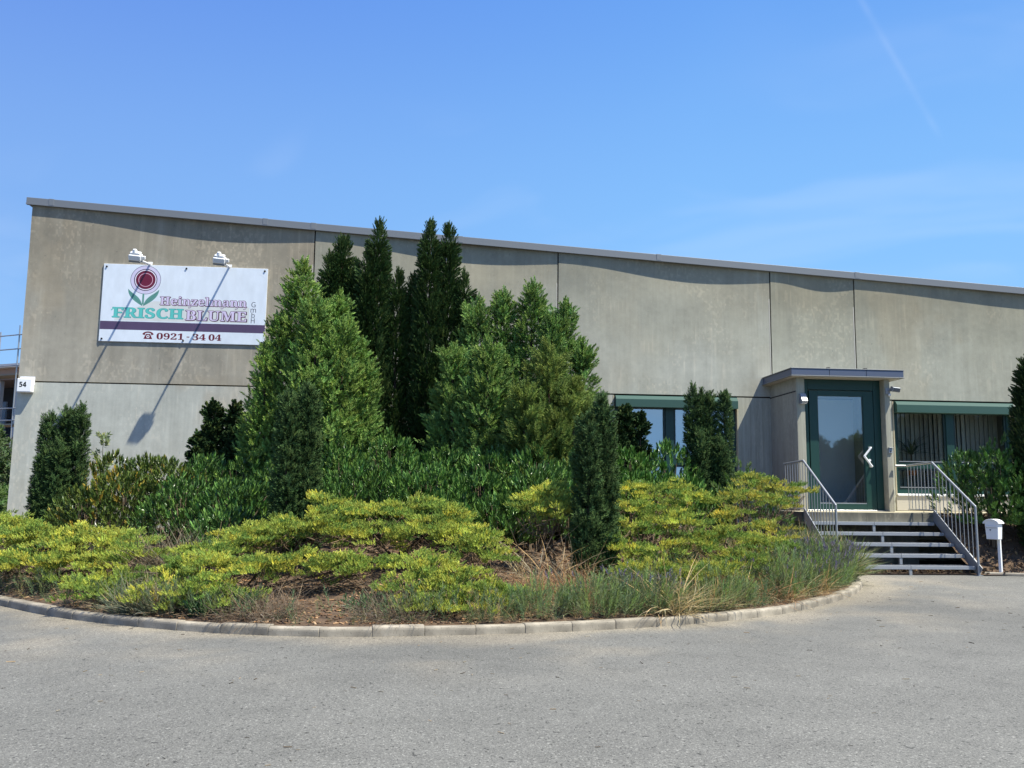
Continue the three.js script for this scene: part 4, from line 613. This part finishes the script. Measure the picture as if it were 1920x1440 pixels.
// ---------------------------------------------------------------- weeds, grasses, lavender along the kerb
function tuft(name, label, cat, group, x, z, o) {
  const r = rng(o.seed), y = bedHeight(x, z), t = thing(name, label, cat, [x, y, z], group), L = new Leaves(o.geo, o.mat ?? LM.broad, o.seed), F = o.flower && new Leaves(SPRAY.spike, LM.dry, o.seed + 5);
  for (let i = 0; i < o.n; i++) {
    const a = r() * 6.283, q = Math.sqrt(r()) * o.r, px = Math.cos(a) * q, pz = Math.sin(a) * q * 0.7, py = bedHeight(x + px, z + pz) - y; if (kerbDistance(x + px, z + pz) < 0.1) continue;
    const d = V(px / o.r * 0.5 + (r() - 0.5) * 0.5, 1, pz / o.r * 0.5 + (r() - 0.5) * 0.5), s = o.s * (0.6 + 0.7 * r()); const up = o.dome ? o.dome * (1 - 0.8 * (px * px + pz * pz * 2) / (o.r * o.r)) * r() : 0; L.add(V(px, py - 0.01 + Math.max(0, up), pz), d, s, vary(r, r() < (o.mixShare ?? 0.2) ? o.mix ?? o.color : o.color, 0.25, 0.15));
    if (F && r() < o.flower) { const h = o.stemH * (0.7 + 0.5 * r()), e = V(px, py, pz).addScaledVector(d.clone().normalize(), h); F.add(e, d, 0.9 + 0.6 * r(), vary(r, [0.13, 0.11, 0.19], 0.3)); L.add(V(px, py + h * 0.45, pz), d, h * 0.55 / 0.2, vary(r, [0.12, 0.14, 0.08], 0.2)); }
  }
  L.build(t, o.part ?? 'blades'); if (F) F.build(t, 'flowers'); return t;
}
const STRAW = [0.42, 0.31, 0.15], RUST = [0.32, 0.17, 0.075], GREENG = [0.1, 0.15, 0.045], GREY = [0.13, 0.16, 0.09];
tuft('dry_grass', 'dry rust brown grass before the tall front yew', 'grass', null, 1.5, -9.9, { seed: 401, geo: SPRAY.straw, mat: LM.dry, n: 150, r: 0.42, s: 0.75, color: RUST, mix: STRAW, mixShare: 0.4 });
tuft('dry_grass', 'dry brown stalks left of the rust brown grass at the foot of the junipers', 'grass', null, 1.0, -9.75, { seed: 402, geo: SPRAY.straw, mat: LM.dry, n: 70, r: 0.35, s: 0.6, color: RUST, mix: STRAW });
tuft('dry_grass', 'tall pale dead stalks in the shade left of the tall front yew', 'grass', null, 1.35, -10.4, { seed: 403, geo: SPRAY.straw, mat: LM.dry, n: 26, r: 0.4, s: 1.25, color: [0.3, 0.24, 0.15], mix: STRAW });
tuft('dry_grass', 'arching straw yellow grass hanging over the kerb right of the front yew', 'grass', null, 2.62, -9.42, { seed: 404, geo: SPRAY.straw, mat: LM.dry, n: 34, r: 0.2, s: 1.05, color: [0.5, 0.4, 0.2], mix: STRAW });
tuft('dry_grass', 'dry tangled straw amid the straggly juniper', 'grass', null, 3.15, -10.4, { seed: 405, geo: SPRAY.straw, mat: LM.dry, n: 110, r: 0.6, s: 0.85, color: STRAW, mix: RUST, mixShare: 0.5 });
tuft('dry_grass', 'dry grass and brown weeds left of the lavender', 'grass', null, 4.05, -10.75, { seed: 406, geo: SPRAY.straw, mat: LM.dry, n: 130, r: 0.55, s: 0.8, color: RUST, mix: STRAW, mixShare: 0.6 });
tuft('dry_grass', 'sandy dry grass on the slope under the juniper beside the stairs', 'grass', null, 4.75, -11.95, { seed: 407, geo: SPRAY.straw, mat: LM.dry, n: 150, r: 0.75, s: 0.9, color: [0.34, 0.3, 0.12], mix: GREENG, mixShare: 0.4 });
tuft('dry_grass', 'tangle of bleached grass and seed heads on the slope below the railing', 'grass', null, 5.35, -12.75, { seed: 441, geo: SPRAY.straw, mat: LM.dry, n: 170, r: 0.7, s: 0.95, color: [0.4, 0.34, 0.16], mix: [0.2, 0.22, 0.07], mixShare: 0.5 });
tuft('dry_grass', 'reddish dry stalks between the straggly juniper and the flowering lavender', 'grass', null, 4.7, -11.3, { seed: 442, geo: SPRAY.straw, mat: LM.dry, n: 170, r: 0.6, s: 0.85, color: [0.36, 0.24, 0.11], mix: STRAW, mixShare: 0.5 });
tuft('dry_grass', 'dry grass with green shoots right behind the arching straw yellow grass', 'grass', null, 2.85, -9.75, { seed: 443, geo: SPRAY.grass, n: 170, r: 0.5, s: 0.9, color: [0.2, 0.23, 0.08], mix: STRAW, mixShare: 0.4 });
tuft('tall_weed', 'straw coloured and green weeds between the two golden junipers right of the front yew', 'weed', null, 3.95, -12.3, { geo: SPRAY.grass, seed: 451, n: 230, r: 0.5, s: 1.35, color: [0.17, 0.2, 0.065], mix: STRAW, mixShare: 0.4 });
tuft('tall_weed', 'leafy green weeds under the golden juniper beside the stairs', 'weed', null, 5.2, -12.3, { geo: SPRAY.herb, seed: 452, n: 260, r: 0.6, s: 1.1, dome: 0.4, color: [0.15, 0.2, 0.06], mix: STRAW, mixShare: 0.2 });
tuft('tall_weed', 'dark green strap leaved weed between juniper tiers right of the front yew', 'weed', null, 2.95, -10.75, { geo: SPRAY.grass, seed: 453, n: 60, r: 0.2, s: 1.1, color: [0.06, 0.13, 0.035] });
tuft('dead_shrub', 'dried out grey brown twiggy shrub left of the front mulch patch', 'shrub', null, -3.05, -10.7, { seed: 408, geo: SPRAY.straw, mat: LM.dry, n: 230, r: 0.34, s: 1.15, color: [0.15, 0.12, 0.07], mix: [0.2, 0.18, 0.09], part: 'twigs' });
const lav = { geo: SPRAY.herb, n: 220, r: 0.38, s: 0.95, dome: 0.3, color: [0.15, 0.2, 0.08], mix: [0.2, 0.3, 0.07], mixShare: 0.45 };
tuft('lavender', 'flowering lavender clump with dark violet spikes left of the stairs', 'lavender', null, 5.75, -12.45, { ...lav, seed: 411, n: 630, r: 0.55, s: 1.1, dome: 0.42, flower: 0.4, stemH: 0.5 });
tuft('lavender', 'grey green lavender without flowers at the bend of the kerb', 'lavender', null, 6.2, -12.9, { ...lav, seed: 412, n: 630, r: 0.55, s: 1.1, dome: 0.42, flower: 0.12, stemH: 0.42 });
tuft('lavender', 'rounded grey green lavender right at the kerb below the tall front yew', 'lavender', null, 1.75, -9.2, { ...lav, seed: 413, n: 300, flower: 0.06, stemH: 0.36 });
tuft('lavender', 'small grey green lavender at the kerb left of the rounded one', 'lavender', null, 1.1, -9.1, { ...lav, seed: 414, n: 180, r: 0.28, s: 0.85 });
tuft('lavender', 'lavender with a few spikes at the kerb right of the rounded one', 'lavender', null, 2.35, -9.5, { ...lav, seed: 415, n: 260, flower: 0.15, stemH: 0.36 });
tuft('lavender', 'lavender mixed with green grass below the dry brown weeds', 'lavender', null, 3.3, -9.95, { ...lav, seed: 416, n: 300, r: 0.42 });
tuft('lavender', 'dense green lavender overhanging the kerb where it starts to curve back', 'lavender', null, 4.45, -10.85, { ...lav, seed: 417, n: 630, r: 0.55, s: 1.1, dome: 0.42, flower: 0.08, stemH: 0.38 });
tuft('lavender', 'green lavender between the curving kerb and the flowering clump', 'lavender', null, 5.25, -11.75, { ...lav, seed: 418, n: 630, r: 0.57, s: 1.1, dome: 0.42, color: [0.12, 0.17, 0.06], flower: 0.2, stemH: 0.42 });
tuft('tall_weed', 'tall yellow green weeds under the left stair railing', 'weed', null, 6.55, -13.7, { geo: SPRAY.grass, seed: 421, n: 260, r: 0.55, s: 1.6, color: [0.12, 0.17, 0.045], mix: [0.3, 0.28, 0.12], mixShare: 0.2 });
tuft('tall_weed', 'green grass with pale seed heads beside the juniper near the stairs', 'weed', null, 5.9, -13.5, { geo: SPRAY.grass, seed: 422, n: 300, r: 0.6, s: 1.5, color: [0.13, 0.16, 0.05], mix: STRAW, mixShare: 0.3 });
tuft('tall_weed', 'arching grass by the porch wall left of the railing', 'weed', null, 6.55, -15.2, { geo: SPRAY.grass, seed: 423, n: 110, r: 0.4, s: 1.7, color: [0.06, 0.12, 0.03], mix: [0.3, 0.28, 0.15], mixShare: 0.12 });
tuft('tall_weed', 'dark green leafy weed under the low front juniper tier', 'weed', null, -2.15, -9.3, { geo: SPRAY.laurel, mat: LM.gloss, seed: 424, n: 60, r: 0.3, s: 0.75, color: [0.04, 0.1, 0.03], part: 'leaves' });
tuft('tall_weed', 'grey green weeds with straw by the ragged juniper at the far left', 'weed', null, -3.0, -9.55, { geo: SPRAY.grass, seed: 425, n: 90, r: 0.35, s: 0.9, color: GREY, mix: STRAW, mixShare: 0.4 });
tuft('tall_weed', 'small green weed among bare twigs right of the mulch patch', 'weed', null, -0.62, -9.15, { geo: SPRAY.small, seed: 426, n: 70, r: 0.25, s: 1.2, color: [0.07, 0.13, 0.04], part: 'leaves' });
tuft('tall_weed', 'grey green trailing weed over the kerb edge at the foot of the left juniper', 'weed', null, -2.6, -9.35, { geo: SPRAY.herb, seed: 431, n: 110, r: 0.35, s: 0.9, dome: 0.2, color: [0.12, 0.16, 0.07], mix: [0.25, 0.2, 0.11] });
tuft('dead_shrub', 'bare brown tangle of twigs at the kerb left of the mulch patch', 'shrub', null, -1.75, -9.1, { geo: SPRAY.straw, mat: LM.dry, seed: 432, n: 110, r: 0.45, s: 0.7, color: [0.13, 0.09, 0.055], mix: [0.24, 0.18, 0.11], part: 'twigs' });
tuft('dead_shrub', 'bare brown tangle of twigs under the juniper right of the mulch patch', 'shrub', null, -0.35, -9.0, { geo: SPRAY.straw, mat: LM.dry, seed: 433, n: 120, r: 0.42, s: 0.65, color: [0.13, 0.09, 0.055], mix: [0.27, 0.2, 0.12], part: 'twigs' });
tuft('tall_weed', 'small green leafy weeds with straw at the kerb below the golden juniper mound', 'weed', null, 0.55, -9.0, { geo: SPRAY.herb, seed: 434, n: 150, r: 0.4, s: 0.8, dome: 0.14, color: [0.12, 0.18, 0.06], mix: STRAW, mixShare: 0.3 });
tuft('tall_weed', 'fresh green herb patch before the dark laurel at the left', 'weed', null, -2.95, -11.7, { geo: SPRAY.small, seed: 435, n: 200, r: 0.45, s: 1.1, dome: 0.35, color: [0.08, 0.17, 0.04], part: 'leaves' });
tuft('tall_weed', 'grass and weeds at the foot of the wall corner left of the bed', 'weed', null, -8.3, -17.4, { geo: SPRAY.grass, seed: 427, n: 160, r: 0.8, s: 1.3, color: [0.16, 0.18, 0.09], mix: STRAW, mixShare: 0.3 });
{
  // low growth edge to edge along the kerb, and bark mulch and leaf litter: nobody could count them
  const r = rng(500), Hb = new Leaves(SPRAY.herb, LM.broad, 7), L = new Leaves(SPRAY.grass, LM.broad, 3), D = new Leaves(SPRAY.straw, LM.dry, 4), P = kerbPoints();
  for (let i = 0; i < 900; i++) {
    const k = (60 + r() * 172) | 0, p = P[k], q = P[Math.min(k + 1, 240)], dx = q.x - p.x, dz = q.z - p.z, l = Math.hypot(dx, dz) || 1, off = 0.16 + 0.5 * r() * r(), x = p.x + dz / l * off, z = p.z - dx / l * off; if (x < 0.3 && r() < 0.75) continue;
    const dry = r() < 0.4; (dry ? D : L).add(V(x, bedHeight(x, z) - 0.01, z), V((r() - 0.5) * 1.2, 1, (r() - 0.5) * 1.2 + 0.3), (dry ? 0.35 : 0.4) * (0.6 + 0.9 * r()), vary(r, dry ? STRAW : GREENG, 0.3, 0.2));
  }
  for (let i = 0; i < 1700; i++) {
    const k = (52 + r() * 180) | 0, p = P[k], q = P[Math.min(k + 1, 240)], dx = q.x - p.x, dz = q.z - p.z, l = Math.hypot(dx, dz) || 1, off = 0.16 + 0.75 * r() * r(), x = p.x + dz / l * off, z = p.z - dx / l * off; if (fbm(x * 1.4 + 5, z * 1.4 + 5, 2) < 0.42 || (x > -1.6 && x < -0.5 && r() < 0.85) || (x < 0.4 && r() < 0.6)) continue;
    Hb.add(V(x, bedHeight(x, z) + 0.1 * r(), z), V((r() - 0.5) * 1.1, 1, (r() - 0.5) * 1.1 + 0.35), 0.7 + 0.6 * r(), vary(r, [0.13, 0.19, 0.065], 0.35, 0.2));
  }
  tag(Hb.build(scene, 'ground_cover'), 'green herbs and weeds growing right behind the pale kerb', 'weeds', null, 'stuff'); tag(L.build(scene, 'grass'), 'short green grass growing behind the pale kerb', 'grass', null, 'stuff'); tag(D.build(scene, 'straw'), 'dry straw lying behind the pale kerb', 'grass', null, 'stuff');
  const chip = new THREE.BoxGeometry(0.045, 0.008, 0.016); chip.deleteAttribute('uv'); const Mu = new Leaves(chip, std(0xffffff, 0.95), 6), up = V(0, 1, 0);
  for (let i = 0; i < 9000; i++) { const x = lerp(-5.5, 6, r()), z = lerp(-8.7, -12.5, Math.pow(r(), 1.6)); if (kerbDistance(x, z) < 0.16) continue; Mu.add(V(x, bedHeight(x, z) + 0.006, z), V(r() - 0.5, 1.6, r() - 0.5), 0.5 + 0.9 * r(), vary(r, r() < 0.4 ? [0.34, 0.21, 0.11] : [0.15, 0.085, 0.045], 0.35)); }
  tag(Mu.build(scene, 'bark_mulch'), 'brown bark mulch and litter on the earth of the planted bed', 'mulch', null, 'stuff');
  const lf = blade(0.07, 0.035, 0.3, 0.3, 2), Lt = new Leaves(lf, LM.dry, 8);
  for (let i = 0; i < 1500; i++) { const x = lerp(9.9, 13.5, r()), z = lerp(-15.05, -17.3, r()); Lt.add(V(x, bedHeight(x, z) + 0.012, z), V(r() - 0.5, 0.25, r() - 0.5), 0.7 + 0.6 * r(), vary(r, r() < 0.2 ? [0.2, 0.15, 0.08] : [0.07, 0.045, 0.025], 0.35)); }
  for (let i = 0; i < 900; i++) { const x = lerp(7.25, 9.75, r()), z = lerp(-15.15, -16.35, r()); Lt.add(V(x, 0.02 + 0.03 * r(), z), V(r() - 0.5, 0.25, r() - 0.5), 0.7 + 0.6 * r(), vary(r, r() < 0.3 ? [0.25, 0.17, 0.09] : [0.08, 0.05, 0.03], 0.35)); }
  tag(Lt.build(scene, 'leaf_litter'), 'dead brown leaves under the stairs and the shrubs beside them', 'leaf litter', null, 'stuff');
  const St = new Leaves(new THREE.BoxGeometry(0.006, 0.06, 0.004).deleteAttribute('uv'), std(0xffffff, 0.95), 12);
  for (let i = 0; i < 500; i++) { const x = lerp(-4, 9, r()), z = lerp(-4.5, -14, Math.pow(r(), 0.8)); if (kerbDistance(x, z) > -0.03 || (x > 7 && z < -15)) continue; St.add(V(x, 0.004, z), V(r() - 0.5, 0.02, r() - 0.5), 0.35 + 0.9 * r() * r(), vary(r, r() < 0.5 ? [0.25, 0.2, 0.13] : [0.06, 0.045, 0.03], 0.3)); }
  tag(St.build(scene, 'yard_litter'), 'tiny twigs and dry leaf bits scattered on the asphalt', 'litter', null, 'stuff');
  // bare earth under the stairs
  const e = box(7.2, 9.85, -0.05, 0.02, -17.19, -15.14), uv = e.attributes.uv, p = e.attributes.position; for (let i = 0; i < p.count; i++) uv.setXY(i, p.getX(i) / 1.5, p.getZ(i) / 1.5); part(scene, 'earth', e, std(0xffffff, 0.97, { map: soilTex }), 'bare dark earth under the open metal stairs', 'structure');
}

// ---------------------------------------------------------------- beyond: building site on the left, trees there and across the yard
{
  const b = thing('scaffolded_building', 'unfinished building with pinkish floor edges far behind the left wall corner', 'building', [-21, 0, -41]); b.rotation.y = -0.5;
  const slab = std(C(0.36, 0.25, 0.2), 0.9), wallm = std(C(0.06, 0.06, 0.065), 0.8), white = std(C(0.6, 0.6, 0.6), 0.7);
  part(b, 'rear_wall', box(-9, 5, 0, 6.2, -6, -2.2), wallm);
  for (const y of [0.2, 3.3, 6.2]) part(b, 'floor_slab', box(-9.4, 5.4, y, y + (y > 6 ? 0.5 : 0.34), -6.3, 0), slab);
  part(b, 'roof', box(-9.8, 5.8, 6.7, 6.85, -6.6, 0.3), white);
  for (let i = 0; i < 13; i++) part(b, 'post', box(-9 + i * 1.15, -8.86 + i * 1.15, 0.54, 3.3, -0.4, -0.22), white);
  for (let i = 0; i < 13; i++) part(b, 'post', box(-9 + i * 1.15, -8.86 + i * 1.15, 3.64, 6.2, -0.4, -0.22), white);
  for (let i = 0; i < 6; i++) part(b, 'panel', box(-8.8 + i * 2.3, -7.8 + i * 2.3, 3.64, 5.3, -0.7, -0.62), std(C(0.2, 0.25, 0.3), 0.5));
  const s = thing('scaffold', 'thin steel scaffold before the unfinished building on the left', 'scaffold', [-21, 0, -41]); s.rotation.y = -0.5;
  for (let i = 0; i < 7; i++) for (const z of [0.7, 1.5]) part(s, 'standard', rod(V(-9 + i * 2.3, 0, z), V(-9 + i * 2.3, 8.2, z), 0.03), M.galv);
  for (const y of [2.1, 2.6, 4.2, 4.7, 6.5, 7.2, 7.8]) part(s, 'ledger', rod(V(-9.2, y, 1.5), V(5, y, 1.5), 0.026), M.galv);
  for (const y of [1.9, 4.0, 6.1]) part(s, 'deck', box(-9.2, 5, y, y + 0.06, 0.65, 1.5), std(C(0.3, 0.24, 0.17), 0.9));
}
function leafyTree(name, label, group, [x, z], H, R, o) {
  const r = rng(o.seed), t = thing(name, label, 'tree', [x, 0, z], group), L = new Leaves(SPRAY.broad, o.mat ?? LM.broad, o.seed), limbs = [branch([V(0, 0, 0), V(0.05, H * 0.35, 0), V(0, H * 0.75, 0.05)], 0.05 * R + 0.06, 0.02, 7)];
  for (let i = 0; i < (o.limbs ?? 26); i++) {
    const h = lerp(o.low ?? 0.25, 0.95, r()), a = r() * 6.283, k = R * Math.sin(Math.PI * Math.pow(clamp((h - (o.low ?? 0.25) + 0.12) / 0.95), 0.7)) * (0.55 + 0.5 * r()), e = V(Math.cos(a) * k, h * H + 0.25 * k, Math.sin(a) * k), st = V(0, h * H * 0.8, 0);
    limbs.push(branch([st, st.clone().lerp(e, 0.5).add(V(0, -0.05 * k, 0)), e], 0.03, 0.01, 4));
    for (let j = 0; j < (o.per ?? 60); j++) { const c = R * 0.3 * (0.7 + 0.6 * r()), q = V(r() - 0.5, (r() - 0.5) * 0.8, r() - 0.5).normalize().multiplyScalar(c * Math.cbrt(r())), p = st.clone().lerp(e, 0.75 + 0.3 * r()).add(q); L.add(p, q.clone().add(V(0, 0.3 * c, 0)), (o.size ?? 1.6) * (0.7 + 0.6 * r()), vary(r, o.color ?? [0.06, 0.115, 0.025], 0.3, 0.15)); }
  }
  part(t, 'trunk', limbs, M.bark); L.build(t, 'crown'); return t;
}
leafyTree('broadleaf_tree', 'leafy tree behind the left wall corner, below the scaffold', null, [-16.2, -32.5], 3.4, 1.7, { seed: 601, low: 0.1, limbs: 34 });
leafyTree('bush', 'bright green bush low at the left picture edge behind the wall corner', null, [-13.4, -27.5], 1.35, 1.3, { seed: 602, low: 0.05, color: [0.09, 0.18, 0.03], limbs: 26, size: 1.3 });
// across the yard, seen only in the glass
for (const [x, z, h, w, l] of [[25.2, 20, 5.2, 0.75, 'dark slim conifer mirrored in the door glass, its left one'], [27.2, 20.4, 5.0, 0.8, 'dark slim conifer mirrored in the door glass, second from left']]) { const o = { seed: 610 + Math.round(x), geo: SPRAY.cypress, color: DARK, tip: DTIP, density: 4, per: 40, plume: 1.1, fat: 0.22, lean: 0.12, pow: 3.5, size: 2.6, foot: 0.9 }; conifer('cypress', l, 'conifer', null, [[x, z, h, w], [x + 0.5, z + 0.3, h * 0.9, w * 0.8]], o); }
leafyTree('broadleaf_tree', 'loose leafy tree mirrored at the right of the door glass', null, [30.5, 21], 7.6, 2.7, { seed: 620, low: 0.12, limbs: 46, per: 60, size: 2.8 });
leafyTree('broadleaf_tree', 'dense leafy tree mirrored in the right window', null, [37, 22], 9, 4, { seed: 621, low: 0.08, limbs: 60, per: 50, size: 4, color: [0.035, 0.06, 0.02] });
leafyTree('broadleaf_tree', 'dense dark tree mirrored at the far end of the right window', null, [43, 23], 9, 4, { seed: 622, low: 0.08, limbs: 60, per: 50, size: 4, color: [0.035, 0.06, 0.02] });

renderer.render(scene, camera);
